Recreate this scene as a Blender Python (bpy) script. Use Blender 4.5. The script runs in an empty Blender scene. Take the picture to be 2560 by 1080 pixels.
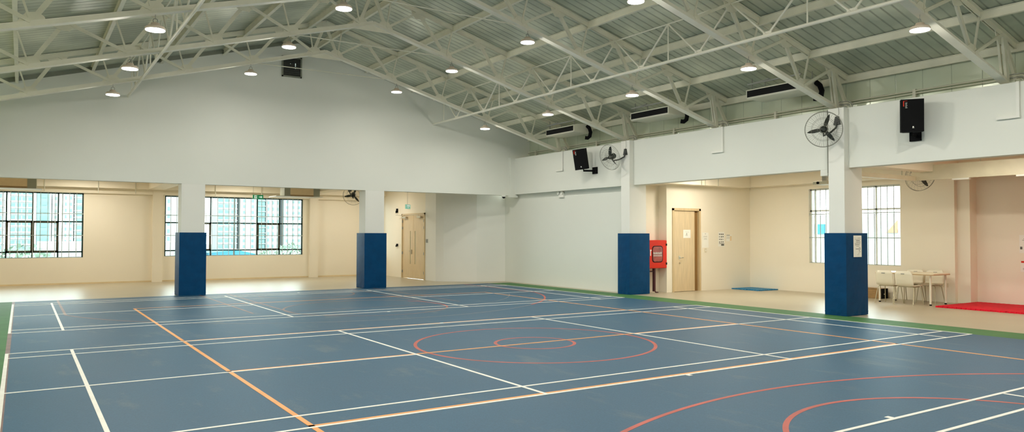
import bpy, math, random
from mathutils import Vector, Matrix
random.seed(7)
S = bpy.context.scene
COL = S.collection
PI = math.pi

# ------------------------------------------------------------------ helpers
def tag(o, label=None, cat=None, group=None, kind=None):
    if label: o['label'] = label
    if cat: o['category'] = cat
    if group: o['group'] = group
    if kind: o['kind'] = kind
    return o

def empty(name, loc=(0, 0, 0), rot=(0, 0, 0)):
    o = bpy.data.objects.new(name, None)
    o.empty_display_size = 0.1
    o.location = loc
    o.rotation_euler = rot
    COL.objects.link(o)
    return o

class MB:
    def __init__(s):
        s.v = []; s.f = []; s.mi = []; s.sm = []
    def add(s, vs, fs, mi=0, smooth=False):
        b = len(s.v)
        s.v += [tuple(v) for v in vs]
        for f in fs:
            s.f.append([b + i for i in f]); s.mi.append(mi); s.sm.append(smooth)
        return s
    def box(s, x0, x1, y0, y1, z0, z1, mi=0):
        x0, x1 = min(x0, x1), max(x0, x1); y0, y1 = min(y0, y1), max(y0, y1); z0, z1 = min(z0, z1), max(z0, z1)
        v = [(x0, y0, z0), (x1, y0, z0), (x1, y1, z0), (x0, y1, z0), (x0, y0, z1), (x1, y0, z1), (x1, y1, z1), (x0, y1, z1)]
        return s.add(v, [(0, 3, 2, 1), (4, 5, 6, 7), (0, 1, 5, 4), (1, 2, 6, 5), (2, 3, 7, 6), (3, 0, 4, 7)], mi)
    def bar(s, a, b, w, h, up=(0, 0, 1), mi=0):
        """box beam from a to b, width w sideways, height h along up"""
        a = Vector(a); b = Vector(b); d = (b - a).normalized(); up = Vector(up)
        sd = d.cross(up)
        if sd.length < 1e-5: sd = d.cross(Vector((0, 1, 0)))
        sd.normalize(); u = sd.cross(d).normalized()
        v = []
        for p in (a, b):
            for i, j in ((-1, -1), (1, -1), (1, 1), (-1, 1)):
                v.append(p + sd * i * w / 2 + u * j * h / 2)
        return s.add(v, [(0, 1, 2, 3), (7, 6, 5, 4), (0, 4, 5, 1), (1, 5, 6, 2), (2, 6, 7, 3), (3, 7, 4, 0)], mi)
    def tube(s, pts, r, n=8, mi=0, cap=True, closed=False):
        pts = [Vector(p) for p in pts]; m = len(pts); rings = []
        prev = None
        for i, p in enumerate(pts):
            if closed:
                d = (pts[(i + 1) % m] - pts[i - 1]).normalized()
            else:
                d = (pts[min(i + 1, m - 1)] - pts[max(i - 1, 0)]).normalized()
            if prev is None:
                a = Vector((0, 0, 1)) if abs(d.z) < .9 else Vector((1, 0, 0))
                sd = d.cross(a).normalized()
            else:
                sd = (prev - d * prev.dot(d))
                sd = sd.normalized() if sd.length > 1e-6 else d.cross(Vector((0, 0, 1))).normalized()
            prev = sd; u = d.cross(sd)
            rr = r[i] if isinstance(r, (list, tuple)) else r
            rings.append([p + sd * math.cos(t * 2 * PI / n) * rr + u * math.sin(t * 2 * PI / n) * rr for t in range(n)])
        v = [q for g in rings for q in g]; f = []
        for i in range(m - 1 if not closed else m):
            for t in range(n):
                a0 = i * n + t; a1 = i * n + (t + 1) % n; b0 = ((i + 1) % m) * n + t; b1 = ((i + 1) % m) * n + (t + 1) % n
                f.append((a0, a1, b1, b0))
        s.add(v, f, mi, True)
        if cap and not closed:
            s.add(rings[0], [tuple(range(n - 1, -1, -1))], mi); s.add(rings[-1], [tuple(range(n))], mi)
        return s
    def lathe(s, prof, n=24, c=(0, 0, 0), mi=0, smooth=True):
        """profile list of (radius,z) round the z axis"""
        v = []; f = []
        for r, z in prof:
            for t in range(n):
                a = 2 * PI * t / n
                v.append((c[0] + r * math.cos(a), c[1] + r * math.sin(a), c[2] + z))
        for i in range(len(prof) - 1):
            for t in range(n):
                f.append((i * n + t, i * n + (t + 1) % n, (i + 1) * n + (t + 1) % n, (i + 1) * n + t))
        f.append(tuple(range(n - 1, -1, -1))); k = (len(prof) - 1) * n; f.append(tuple(k + t for t in range(n)))
        return s.add(v, f, mi, smooth)
    def prism(s, poly, axis, a, b, mi=0):
        """2-D polygon extruded along axis ('x','y','z') from a to b; poly coords are the two other axes in order"""
        def P(p, t):
            return {'x': (t, p[0], p[1]), 'y': (p[0], t, p[1]), 'z': (p[0], p[1], t)}[axis]
        n = len(poly)
        v = [P(p, a) for p in poly] + [P(p, b) for p in poly]
        f = [tuple(range(n)), tuple(range(2 * n - 1, n - 1, -1))]
        f += [(i, i + n, (i + 1) % n + n, (i + 1) % n) for i in range(n)]
        return s.add(v, f, mi)
    def build(s, name, mats, parent=None, bevel=0):
        me = bpy.data.meshes.new(name)
        me.from_pydata(s.v, [], s.f)
        for m in (mats if isinstance(mats, (list, tuple)) else [mats]): me.materials.append(m)
        me.polygons.foreach_set('material_index', s.mi)
        me.polygons.foreach_set('use_smooth', s.sm)
        me.update()
        import bmesh
        bm = bmesh.new(); bm.from_mesh(me); bmesh.ops.recalc_face_normals(bm, faces=bm.faces); bm.to_mesh(me); bm.free()
        o = bpy.data.objects.new(name, me); COL.objects.link(o)
        if parent: o.parent = parent
        if bevel:
            b = o.modifiers.new('b', 'BEVEL'); b.width = bevel; b.segments = 2; b.limit_method = 'ANGLE'
        return o

def copy_tree(o, parent=None):
    c = o.copy(); COL.objects.link(c)
    if parent: c.parent = parent
    for ch in list(o.children): copy_tree(ch, c)
    return c

def struct(name, mb, mat, label=None, parent=None, bevel=0):
    o = mb.build(name, mat, parent, bevel)
    if not parent: o['kind'] = 'structure'
    if label: o['label'] = label
    return o

# ------------------------------------------------------------------ materials
def mat(name, col, rough=.6, metal=0, var=.06, scale=3., bump=0, bscale=40., spec=.5, emit=None, es=0, coords='Object', stretch=(1, 1, 1), col2=None, coat=0):
    m = bpy.data.materials.new(name); m.use_nodes = True
    nt = m.node_tree; N = nt.nodes; L = nt.links
    b = N['Principled BSDF']
    b.inputs['Roughness'].default_value = rough; b.inputs['Metallic'].default_value = metal
    b.inputs['Specular IOR Level'].default_value = spec
    b.inputs['Coat Weight'].default_value = coat
    tc = N.new('ShaderNodeTexCoord'); mp = N.new('ShaderNodeMapping'); mp.inputs['Scale'].default_value = stretch
    L.new(tc.outputs[coords], mp.inputs['Vector'])
    no = N.new('ShaderNodeTexNoise'); no.inputs['Scale'].default_value = scale; no.inputs['Detail'].default_value = 5
    L.new(mp.outputs[0], no.inputs['Vector'])
    r = N.new('ShaderNodeValToRGB')
    c2 = col2 or tuple(max(0, c * (1 + var)) for c in col)
    c1 = tuple(c * (1 - var) for c in col) if not col2 else col
    r.color_ramp.elements[0].position = .3; r.color_ramp.elements[1].position = .7
    r.color_ramp.elements[0].color = (*c1, 1); r.color_ramp.elements[1].color = (*c2, 1)
    L.new(no.outputs['Fac'], r.inputs[0]); L.new(r.outputs[0], b.inputs['Base Color'])
    if bump:
        n2 = N.new('ShaderNodeTexNoise'); n2.inputs['Scale'].default_value = bscale; n2.inputs['Detail'].default_value = 4
        L.new(mp.outputs[0], n2.inputs['Vector'])
        bu = N.new('ShaderNodeBump'); bu.inputs['Strength'].default_value = bump; bu.inputs['Distance'].default_value = .01
        L.new(n2.outputs['Fac'], bu.inputs['Height']); L.new(bu.outputs[0], b.inputs['Normal'])
    if emit:
        b.inputs['Emission Color'].default_value = (*emit, 1); b.inputs['Emission Strength'].default_value = es
    return m

M = {}
M['hallwall'] = mat('white_wall_paint', (.74, .745, .68), .7, var=.015, scale=.6, bump=.05)
M['cream'] = mat('cream_wall_paint', (.86, .79, .645), .65, var=.02, scale=.5, bump=.05)
M['pillar'] = mat('pillar_paint', (.78, .77, .71), .65, var=.015, scale=1, bump=.04)
M['steel'] = mat('painted_steel', (.78, .75, .61), .5, var=.05, scale=4)
M['steelw'] = mat('painted_steel_white', (.82, .79, .67), .45, var=.04, scale=4)
M['dark'] = mat('black_plastic', (.003, .003, .0035), .85, var=.2, spec=.2)
M['slot'] = mat('black_opening', (.002, .002, .002), .9)
M['vinyl'] = mat('blue_vinyl_pad', (.0004, .048, .135), .5, var=.1, scale=6, bump=.15, bscale=12, spec=.12)
M['beige'] = mat('beige_coated_floor', (.45, .39, .275), .33, spec=.35, var=.03, scale=1.2, bump=.04, bscale=3, coords='Object')
M['green'] = mat('green_court_paint', (.06, .175, .055), .6, var=.12, scale=3, spec=.25)
M['white_line'] = mat('white_line_paint', (.87, .84, .76), .45, var=.06, scale=5)
M['orange_line'] = mat('orange_line_paint', (.85, .36, .10), .45, var=.1, scale=4)
M['red_line'] = mat('red_line_paint', (.46, .085, .06), .5, var=.2, scale=2)
M['faded_line'] = mat('faded_line_paint', (.19, .185, .195), .5, var=.2, scale=3)
M['brown_line'] = mat('worn_red_line_paint', (.20, .115, .10), .5, var=.25, scale=3)
M['wood'] = mat('door_veneer', (.68, .53, .32), .45, var=.10, scale=6, stretch=(6, 6, .4))
M['woodedge'] = mat('door_frame_wood', (.62, .47, .26), .45, var=.08, scale=6, stretch=(6, 6, .4))
M['doorgap'] = mat('door_reveal_brown', (.26, .14, .04), .5, var=.1, scale=4, stretch=(4, 4, .4))
M['red'] = mat('red_enamel', (.62, .022, .002), .35, var=.06, scale=2, spec=.2)
M['maroon'] = mat('maroon_pipe_paint', (.07, .012, .012), .4)
M['glossred'] = mat('cabinet_window_acrylic', (.30, .06, .04), .15, var=.3, scale=8)
M['paper'] = mat('white_paper', (.88, .86, .78), .7, var=.02)
M['ink'] = mat('grey_print', (.12, .12, .10), .7, var=.3, scale=30)
M['ac'] = mat('ivory_ac_casing', (.80, .76, .62), .4, var=.03)
M['acwarm'] = mat('ac_intake_grille', (.80, .62, .38), .5, var=.05, scale=5)
M['acgrey'] = mat('ac_grey_end', (.32, .33, .26), .5)
M['chrome'] = mat('brushed_metal', (.55, .52, .42), .3, metal=.8)
M['strip'] = mat('daylit_glass_strip', (.62, .66, .52), .15)  # pale colour stands in for daylight behind the door glass
M['tube'] = mat('chair_tube_metal', (.50, .45, .30), .3, metal=.6)
M['shell'] = mat('white_chair_shell', (.80, .74, .58), .35, var=.02)
M['tabletop'] = mat('pale_tabletop', (.86, .76, .56), .4, var=.03)
M['tableedge'] = mat('tabletop_edge_band', (.52, .36, .18), .4, var=.05)
M['redmat'] = mat('red_foam_mat', (.70, .012, .03), .7, spec=.15, var=.15, scale=12, bump=.3, bscale=60)
M['bluemat'] = mat('blue_foam_mat', (.01, .19, .38), .6, var=.2, scale=12, bump=.3, bscale=60)
M['crate'] = mat('brown_wood_box', (.34, .20, .07), .5, var=.2, scale=8, stretch=(1, 1, 6))
M['frame'] = mat('dark_window_frame', (.015, .045, .04), .4)
M['frameb'] = mat('brown_window_sash', (.05, .042, .02), .45)
M['framew'] = mat('white_window_frame', (.75, .74, .68), .4)
M['grille'] = mat('white_window_bars', (.42, .46, .44), .4)
M['greensign'] = mat('green_exit_sign', (.01, .22, .08), .4, var=.02, emit=(.02, .4, .15), es=.25)
M['tealsign'] = mat('pale_exit_sign', (.35, .75, .62), .4, emit=(.4, .9, .75), es=.25)
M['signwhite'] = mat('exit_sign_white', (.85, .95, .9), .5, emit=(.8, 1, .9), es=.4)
M['fanmetal'] = mat('fan_cage_wire', (.20, .20, .16), .35, metal=.5)
M['fandark'] = mat('fan_dark_paint', (.018, .022, .018), .4)
M['pipe'] = mat('conduit_paint', (.60, .58, .47), .45)
M['pipedark'] = mat('grey_conduit', (.25, .25, .21), .4)
M['lampbody'] = mat('lamp_housing', (.75, .62, .5), .4)
M['lens'] = mat('lamp_lens', (1, 1, 1), .3, emit=(1, .97, .9), es=9)
M['flash'] = mat('roof_flashing', (.22, .23, .18), .5, var=.1)
M['socket'] = mat('socket_plate', (.72, .65, .48), .4)
M['dim'] = mat('grey_plastic', (.3, .3, .27), .4)

def glass_mat():
    m = bpy.data.materials.new('window_glass'); m.use_nodes = True
    nt = m.node_tree; N = nt.nodes; L = nt.links; N.remove(N['Principled BSDF'])
    t = N.new('ShaderNodeBsdfTransparent'); t.inputs[0].default_value = (.95, 1, .99, 1)
    g = N.new('ShaderNodeBsdfGlossy'); g.inputs['Roughness'].default_value = .02
    fr = N.new('ShaderNodeFresnel'); fr.inputs[0].default_value = 1.4
    mx = N.new('ShaderNodeMixShader')
    L.new(fr.outputs[0], mx.inputs[0]); L.new(t.outputs[0], mx.inputs[1]); L.new(g.outputs[0], mx.inputs[2])
    L.new(mx.outputs[0], N['Material Output'].inputs[0])
    return m
M['glass'] = glass_mat()

def roof_mat(name, c1, c2, period, axis, rough=.38, metal=.25, depth=.35, sw=.12):
    """profiled sheet: ribs repeat along one axis"""
    m = bpy.data.materials.new(name); m.use_nodes = True
    nt = m.node_tree; N = nt.nodes; L = nt.links; b = N['Principled BSDF']
    tc = N.new('ShaderNodeTexCoord'); sx = N.new('ShaderNodeSeparateXYZ'); L.new(tc.outputs['Object'], sx.inputs[0])
    mu = N.new('ShaderNodeMath'); mu.operation = 'DIVIDE'; mu.inputs[1].default_value = period; L.new(sx.outputs[axis], mu.inputs[0])
    fr = N.new('ShaderNodeMath'); fr.operation = 'FRACT'; L.new(mu.outputs[0], fr.inputs[0])
    rp = N.new('ShaderNodeValToRGB'); e = rp.color_ramp.elements
    e[0].position = 0; e[0].color = (1, 1, 1, 1); e[1].position = sw; e[1].color = (0, 0, 0, 1)
    k = e.new(1 - sw); k.color = (0, 0, 0, 1); k = e.new(1.); k.color = (1, 1, 1, 1)
    L.new(fr.outputs[0], rp.inputs[0])
    bu = N.new('ShaderNodeBump'); bu.inputs['Strength'].default_value = depth; bu.inputs['Distance'].default_value = .03
    L.new(rp.outputs[0], bu.inputs['Height']); L.new(bu.outputs[0], b.inputs['Normal'])
    no = N.new('ShaderNodeTexNoise'); no.inputs['Scale'].default_value = .8; no.inputs['Detail'].default_value = 6
    L.new(tc.outputs['Object'], no.inputs['Vector'])
    r = N.new('ShaderNodeValToRGB'); r.color_ramp.elements[0].position = .35; r.color_ramp.elements[1].position = .68
    r.color_ramp.elements[0].color = (*c1, 1); r.color_ramp.elements[1].color = (*c2, 1)
    L.new(no.outputs['Fac'], r.inputs[0])
    mx = N.new('ShaderNodeMixRGB'); mx.blend_type = 'MULTIPLY'; mx.inputs[2].default_value = (.6, .6, .6, 1)
    L.new(rp.outputs[0], mx.inputs[0]); L.new(r.outputs[0], mx.inputs[1]); L.new(mx.outputs[0], b.inputs['Base Color'])
    b.inputs['Roughness'].default_value = rough; b.inputs['Metallic'].default_value = metal
    return m
M['roof'] = roof_mat('grey_green_roof_sheet', (.40, .44, .355), (.74, .76, .61), .2, 1)
M['clad'] = roof_mat('grey_green_wall_sheet', (.54, .60, .47), (.63, .66, .51), .55, 1, rough=.16, metal=.1, depth=.15, sw=.02)

def court_mat():
    m = bpy.data.materials.new('blue_court_coating'); m.use_nodes = True
    nt = m.node_tree; N = nt.nodes; L = nt.links; b = N['Principled BSDF']
    tc = N.new('ShaderNodeTexCoord')
    def noise(sc, det, stretch=(1, 1, 1)):
        mp = N.new('ShaderNodeMapping'); mp.inputs['Scale'].default_value = stretch; L.new(tc.outputs['Object'], mp.inputs[0])
        n = N.new('ShaderNodeTexNoise'); n.inputs['Scale'].default_value = sc; n.inputs['Detail'].default_value = det; n.inputs['Roughness'].default_value = .65
        L.new(mp.outputs[0], n.inputs['Vector']); return n
    n1 = noise(.5, 6); r1 = N.new('ShaderNodeValToRGB')
    r1.color_ramp.elements[0].position = .3; r1.color_ramp.elements[0].color = (.027, .094, .165, 1)
    r1.color_ramp.elements[1].position = .72; r1.color_ramp.elements[1].color = (.045, .121, .198, 1)
    L.new(n1.outputs['Fac'], r1.inputs[0])
    n2 = noise(2.2, 8, (1, .35, 1)); r2 = N.new('ShaderNodeValToRGB')
    r2.color_ramp.elements[0].position = .56; r2.color_ramp.elements[0].color = (0, 0, 0, 1)
    r2.color_ramp.elements[1].position = .80; r2.color_ramp.elements[1].color = (.55, .55, .55, 1)
    L.new(n2.outputs['Fac'], r2.inputs[0])
    mx = N.new('ShaderNodeMixRGB'); mx.inputs[2].default_value = (.20, .23, .22, 1)
    L.new(r2.outputs[0], mx.inputs[0]); L.new(r1.outputs[0], mx.inputs[1])
    n3 = noise(60, 3); r3 = N.new('ShaderNodeValToRGB'); r3.color_ramp.elements[0].position = .3; r3.color_ramp.elements[0].color = (.82, .82, .82, 1); r3.color_ramp.elements[1].position = .7; r3.color_ramp.elements[1].color = (1.1, 1.1, 1.1, 1)
    L.new(n3.outputs['Fac'], r3.inputs[0])
    m2 = N.new('ShaderNodeMixRGB'); m2.blend_type = 'MULTIPLY'; m2.inputs[0].default_value = 1
    L.new(mx.outputs[0], m2.inputs[1]); L.new(r3.outputs[0], m2.inputs[2]); L.new(m2.outputs[0], b.inputs['Base Color'])
    rr = N.new('ShaderNodeMapRange'); rr.inputs[3].default_value = .42; rr.inputs[4].default_value = .60; b.inputs['Specular IOR Level'].default_value = .28
    L.new(n1.outputs['Fac'], rr.inputs[0]); L.new(rr.outputs[0], b.inputs['Roughness'])
    bu = N.new('ShaderNodeBump'); bu.inputs['Strength'].default_value = .12; bu.inputs['Distance'].default_value = .004
    L.new(n3.outputs['Fac'], bu.inputs['Height']); L.new(bu.outputs[0], b.inputs['Normal'])
    return m
M['court'] = court_mat()

# ------------------------------------------------------------------ key dimensions
XL, XR = -0.66, 14.35           # inner faces of the hall side bands
XC = 6.845                      # ridge
YB, YG = -8.6, 15.37            # rear wall, gable wall face
ZB, ZT = 3.03, 4.27             # band bottom / top
SL = .277
TY = [13.02, 9.80, 6.52, 3.24, -.04, -3.32, -6.60]
def zroof(x, top=7.33): return top - SL * abs(x - XC)

# ------------------------------------------------------------------ floor and court
f = MB().box(-5, 20.2, YB - .3, 22.6, -.2, 0)
struct('floor', f, M['beige'], 'glossy beige coated floor of the side rooms')

court = MB().box(0, 13.4, YB, 15.46, .0005, .004).build('sports_court', M['court'])
tag(court, 'dark blue sports floor with white, orange and red painted court lines', 'court floor')
tag(MB().box(XL, 0, YB, 15.46, .0005, .0042).build('court_border', M['green'], court), 'green border strip left of the blue court')
tag(MB().box(13.4, 14.22, YB, 15.40, .0005, .0042).build('court_border', M['green'], court), 'green border strip right of the blue court')
def strip(mb, x0, x1, y0, y1, z): mb.box(x0, x1, y0, y1, .004, z)
def badminton(y0, z=.0075):
    mb = MB(); W = .04
    for x in (0, .76, 4.68, 8.68, 12.60, 13.36): strip(mb, x, x + W, y0, y0 + 6.1, z)
    for y in (0, .46, 5.60, 6.06): strip(mb, 0, 13.4, y0 + y, y0 + y + W, z + .0002)
    strip(mb, 0, 4.7, y0 + 3.03, y0 + 3.07, z + .0002); strip(mb, 8.7, 13.4, y0 + 3.03, y0 + 3.07, z + .0002)
    for y in (-.06, 6.1): strip(mb, 6.68, 6.74, y0 + y, y0 + y + .06, z)
    return mb.build('badminton_lines', M['white_line'], court)
badminton(0); badminton(8.57); badminton(-8.57)
def arc(mb, cx, cy, r, a0, a1, w, z, n=96, dash=None, ylim=None):
    for i in range(n):
        t0 = a0 + (a1 - a0) * i / n; t1 = a0 + (a1 - a0) * (i + 1) / n
        if dash and (i // dash) % 2: continue
        ps = []
        for rr, t in ((r - w / 2, t0), (r + w / 2, t0), (r + w / 2, t1), (r - w / 2, t1)):
            ps.append((cx + rr * math.cos(t), cy + rr * math.sin(t)))
        if ylim and max(p[1] for p in ps) > ylim: continue
        v = [(x, y, .004) for x, y in ps] + [(x, y, z) for x, y in ps]
        mb.add(v, [(0, 3, 2, 1), (4, 5, 6, 7), (0, 1, 5, 4), (1, 2, 6, 5), (2, 3, 7, 6), (3, 0, 4, 7)])
mb = MB(); zo = .0065
for x in (2.235, 11.225): strip(mb, x, x + .05, -5.95, 12.13, zo)
for y in (-5.95, .045, 3.075, 6.105, 12.08): strip(mb, 2.235, 11.275, y, y + .05, zo)
mb.build('volleyball_lines', M['orange_line'], court)
zr = .0055; R3 = 6.05; a3 = math.acos(5.77 / R3); ye = 13.2 - math.sqrt(R3**2 - 5.77**2); a_mid = 1.5 * PI + .62
def painted_arc(name, m_, *a, **k):
    mb = MB(); arc(mb, *a, **k); import bmesh
    o = mb.build(name, m_, court)
    bm = bmesh.new(); bm.from_mesh(o.data); bmesh.ops.remove_doubles(bm, verts=bm.verts, dist=.0002); bm.to_mesh(o.data); bm.free()
    return o
def painted_strip(name, m_, *a):
    mb = MB(); strip(mb, *a); return mb.build(name, m_, court)
painted_arc('centre_circle', M['red_line'], 6.7, 3.1, 1.8, 0, 2 * PI, .05, zr)
painted_arc('jump_circle', M['red_line'], 6.7, 3.1, .6, 0, 2 * PI, .05, zr)
painted_arc('three_point_line', M['red_line'], 6.7, -7.1, R3, a3, PI - a3, .05, zr)
painted_arc('three_point_line', M['red_line'], 6.7, 13.2, R3, a_mid, 2 * PI - a3, .05, zr, n=40)
painted_arc('free_throw_circle', M['red_line'], 6.7, -3.6, 1.8, 0, 2 * PI, .05, zr)
painted_arc('free_throw_circle', M['red_line'], 6.7, 9.7, 1.8, -.5, .6, .05, zr, n=30)
painted_strip('three_point_line', M['red_line'], 12.445, 12.495, ye, 15.46, zr)
painted_strip('side_line', M['brown_line'], 0, .055, YB, 15.46, .005)
painted_strip('three_point_line', M['brown_line'], .905, .955, ye, 15.46, .0052)
painted_arc('three_point_line', M['brown_line'], 6.7, 13.2, R3, PI + a3, PI + a3 + .45, .05, .0052, n=30)
painted_arc('free_throw_circle', M['brown_line'], 6.7, 9.7, 1.8, .6, 2 * PI - .5, .05, .0052)
painted_arc('no_charge_arc', M['brown_line'], 6.72, 14.05, 1.28, PI, 2 * PI, .045, .0052)
painted_arc('three_point_line', M['faded_line'], 6.7, 13.2, R3, PI + a3 + .45, a_mid, .035, .0052, n=120)
painted_arc('faded_arc', M['faded_line'], 6.7, 13.9, 5.5, PI + .5, 2 * PI - .5, .022, .0048, n=90)
for x, y0, y1 in ((4.93, 9.35, 15.46), (4.20, 9.7, 15.46), (8.46, 9.7, 15.46), (9.2, 9.9, 15.46)): painted_strip('key_line', M['brown_line'], x - .025, x + .025, y0, y1, .005)
painted_strip('free_throw_line', M['brown_line'], 4.955, 8.435, 9.66, 9.69, .0049)

# ------------------------------------------------------------------ walls
# gable (back) wall
poly = [(XL - .3, ZB - .03), (15.1, ZB - .03), (15.1, zroof(15.1)), (XC, zroof(XC)), (XL - .75, zroof(XL - .75)), (XL - .75, ZB + .6), (XL - .3, ZB + .6)]
struct('wall_back', MB().prism(poly, 'y', YG, YG + .25), M['hallwall'], 'tall white gable wall above the openings')
fl = MB()
for s in (-1, 1):
    a = (XC, YG - .02, zroof(XC) - .05); b = (XC + s * 8.2, YG - .02, zroof(XC + 8.2) - .05); fl.bar(a, b, .04, .11)
struct('trim_1', fl, M['flash'], 'grey flashing along the top of the gable wall')
# right band
rb = MB().box(XR, XR + .25, YB, YG, ZB, ZT).box(XR + .25, 15.1, YB, YG, ZT - .08, ZT - .0)
rb.box(XR, XR + .25, 3.29, 3.46, 2.90, ZB)
struct('wall_right', rb, M['hallwall'], 'white wall band above the right openings', bevel=.004)
struct('wall_left', MB().box(XL - .25, XL, YB, YG, ZB, ZT), M['hallwall'], 'white wall band above the left openings, outside the frame')
lw = MB(); ys_ = YB
for a, b in ((-4.5, .5), (4.0, 9.0), (10.2, 14.2)):
    lw.box(-5.2, -5, ys_, a, 0, 3.5).box(-5.2, -5, a, b, 0, .87).box(-5.2, -5, a, b, 3.0, 3.5); ys_ = b
lw.box(-5.2, -5, ys_, 15.37, 0, 3.5)
struct('wall_left_room', lw, M['cream'], 'cream wall of the left side room, outside the frame')
struct('wall_left_room_front', MB().box(-5.2, -1.5, YB - .25, YB, 0, 3.6), M['cream'])
struct('ceiling_left_room', MB().box(-5.2, XL - .25, YB, 15.37, 3.5, 3.6), M['cream'])
struct('wall_front', MB().prism([(-1.5, 0), (15.2, 0), (15.2, zroof(15.2)), (XC, zroof(XC)), (-1.5, zroof(-1.5))], 'y', YB - .25, YB), M['hallwall'])
# upper cladding
struct('wall_right_upper', MB().box(15.05, 15.11, YB, YG, ZT - .1, zroof(15.05)), M['clad'], 'grey green sheet metal cladding above the right wall band')
struct('wall_left_upper', MB().box(2 * XC - 15.11, 2 * XC - 15.05, YB, YG, 3.9, zroof(15.05)), M['clad'])
# roof
rf = MB()
for s in (-1, 1):
    xe = XC + s * 8.45
    rf.prism([(XC, zroof(XC)), (xe, zroof(xe)), (xe, zroof(xe) + .06), (XC, zroof(XC) + .06)], 'y', YB - .3, YG + .3)
struct('ceiling', rf, M['roof'], 'ribbed grey green metal roof over the hall')
# infill wall right, corridor walls
struct('wall_infill', MB().box(14.55, 14.8, 9.62, 16.25, 0, ZB), M['hallwall'], 'white infill wall between the corner and the blue padded pillar')
cw = MB()
cw.prism([(14.7, 16.15), (13.5, 16.38), (12.6, 17.15), (12.42, 17.4), (12.42, 18.22), (12.65, 18.22), (12.65, 17.5), (13.6, 16.6), (14.7, 16.4)], 'z', 0, 3.5)
struct('wall_corridor', cw, M['pillar'], 'angled wall right of the double door')
dw = MB().box(12.42, 12.65, 20.20, 22.3, 0, 3.5).box(12.42, 12.65, 18.22, 20.20, 2.44, 3.5)
struct('wall_door_side', dw, M['cream'], 'cream wall around the double door')
# back room wall with three window openings
YW = 22.2
bw = MB(); wins = [(-2.35, 1.87), (4.33, 9.2), (11.62, 12.2)]
z0w, z1w = .87, 3.0
xs = -5
for a, b in wins:
    bw.box(xs, a, YW, YW + .22, 0, 3.5); bw.box(a, b, YW, YW + .22, 0, z0w); bw.box(a, b, YW, YW + .22, z1w, 3.5); xs = b
bw.box(xs, 12.65, YW, YW + .22, 0, 3.5)
bw.box(3.93, 4.25, YW - .15, YW, 0, 3.5); bw.box(9.42, 9.75, YW - .15, YW, 0, 3.5)
struct('wall_back_room', bw, M['cream'], 'cream far wall with barred windows')
struct('wall_back_room_left', MB().box(-5.2, -5, 15.4, 22.4, 0, 3.5), M['cream'])
struct('wall_back_room_front', MB().box(-5, XL - .25, 15.37, 15.6, 0, 3.6), M['cream'])
struct('ceiling_back_room', MB().box(-5, 14.7, 15.62, 22.4, 3.5, 3.6), M['cream'])
bm_ = MB().box(-5, 12.42, 21.75, YW, 3.17, 3.5).box(-5, 12.42, 22.08, YW, 3.0, 3.17)
for x0 in (3.75, 8.98): bm_.box(x0, x0 + .5, 15.62, 21.75, 3.17, 3.5)
struct('trim_2', bm_, M['cream'], 'cream perimeter beam above the far windows')
bl = MB().box(-5, 12.42, YW - .012, YW, .0, .05)
struct('baseboard_back', bl, mat('cream_skirting', (.74, .60, .36), .5))

# right room
XW = 19.25
wy0, wy1, wz0, wz1 = 4.5, 7.2, .85, 2.98
rw = MB().box(XW, XW + .25, wy1, 9.5, 0, 3.5).box(XW, XW + .25, 3.15, wy0, 0, 3.5).box(XW, XW + .25, wy0, wy1, 0, wz0).box(XW, XW + .25, wy0, wy1, wz1, 3.5)
struct('wall_right_room', rw, M['cream'], 'cream wall of the right room with a barred window')
rw2 = MB().box(XW + .12, 20.2, 2.85, 3.15, 0, 3.5).box(19.7, 20.2, YB, 2.85, 0, 3.5)
struct('wall_right_room_near', rw2, M['cream'], 'cream wall beside the red mat')
dr = MB().box(15.64, 15.92, 9.3, 9.62, 0, 3.5).box(16.97, XW + .25, 9.3, 9.62, 0, 3.5).box(15.92, 16.97, 9.3, 9.62, 2.37, 3.5)
dr.box(14.8, 15.64, 9.62, 9.8, 0, 3.5); dr.box(14.8, 15.64, 9.3, 9.62, 3.08, 3.5); dr.box(15.9, 17.0, 9.6, 9.65, 0, 2.5)
struct('wall_door_right', dr, M['cream'], 'cream wall with the wooden door and cabinet niche')
struct('wall_right_room_front', MB().box(14.6, 20.2, YB - .25, YB, 0, 3.6), M['cream'])
struct('ceiling_right_room', MB().box(14.6, 20.2, YB, 9.8, 3.5, 3.6), M['cream'])
rb2 = MB().box(18.85, XW, -3, 9.3, 3.12, 3.5).box(14.8, 18.85, 8.95, 9.3, 3.1, 3.5).box(14.8, 18.85, 2.85, 3.16, 3.12, 3.5)
struct('trim_3', rb2, M['cream'], 'cream ceiling beams of the right room')

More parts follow.
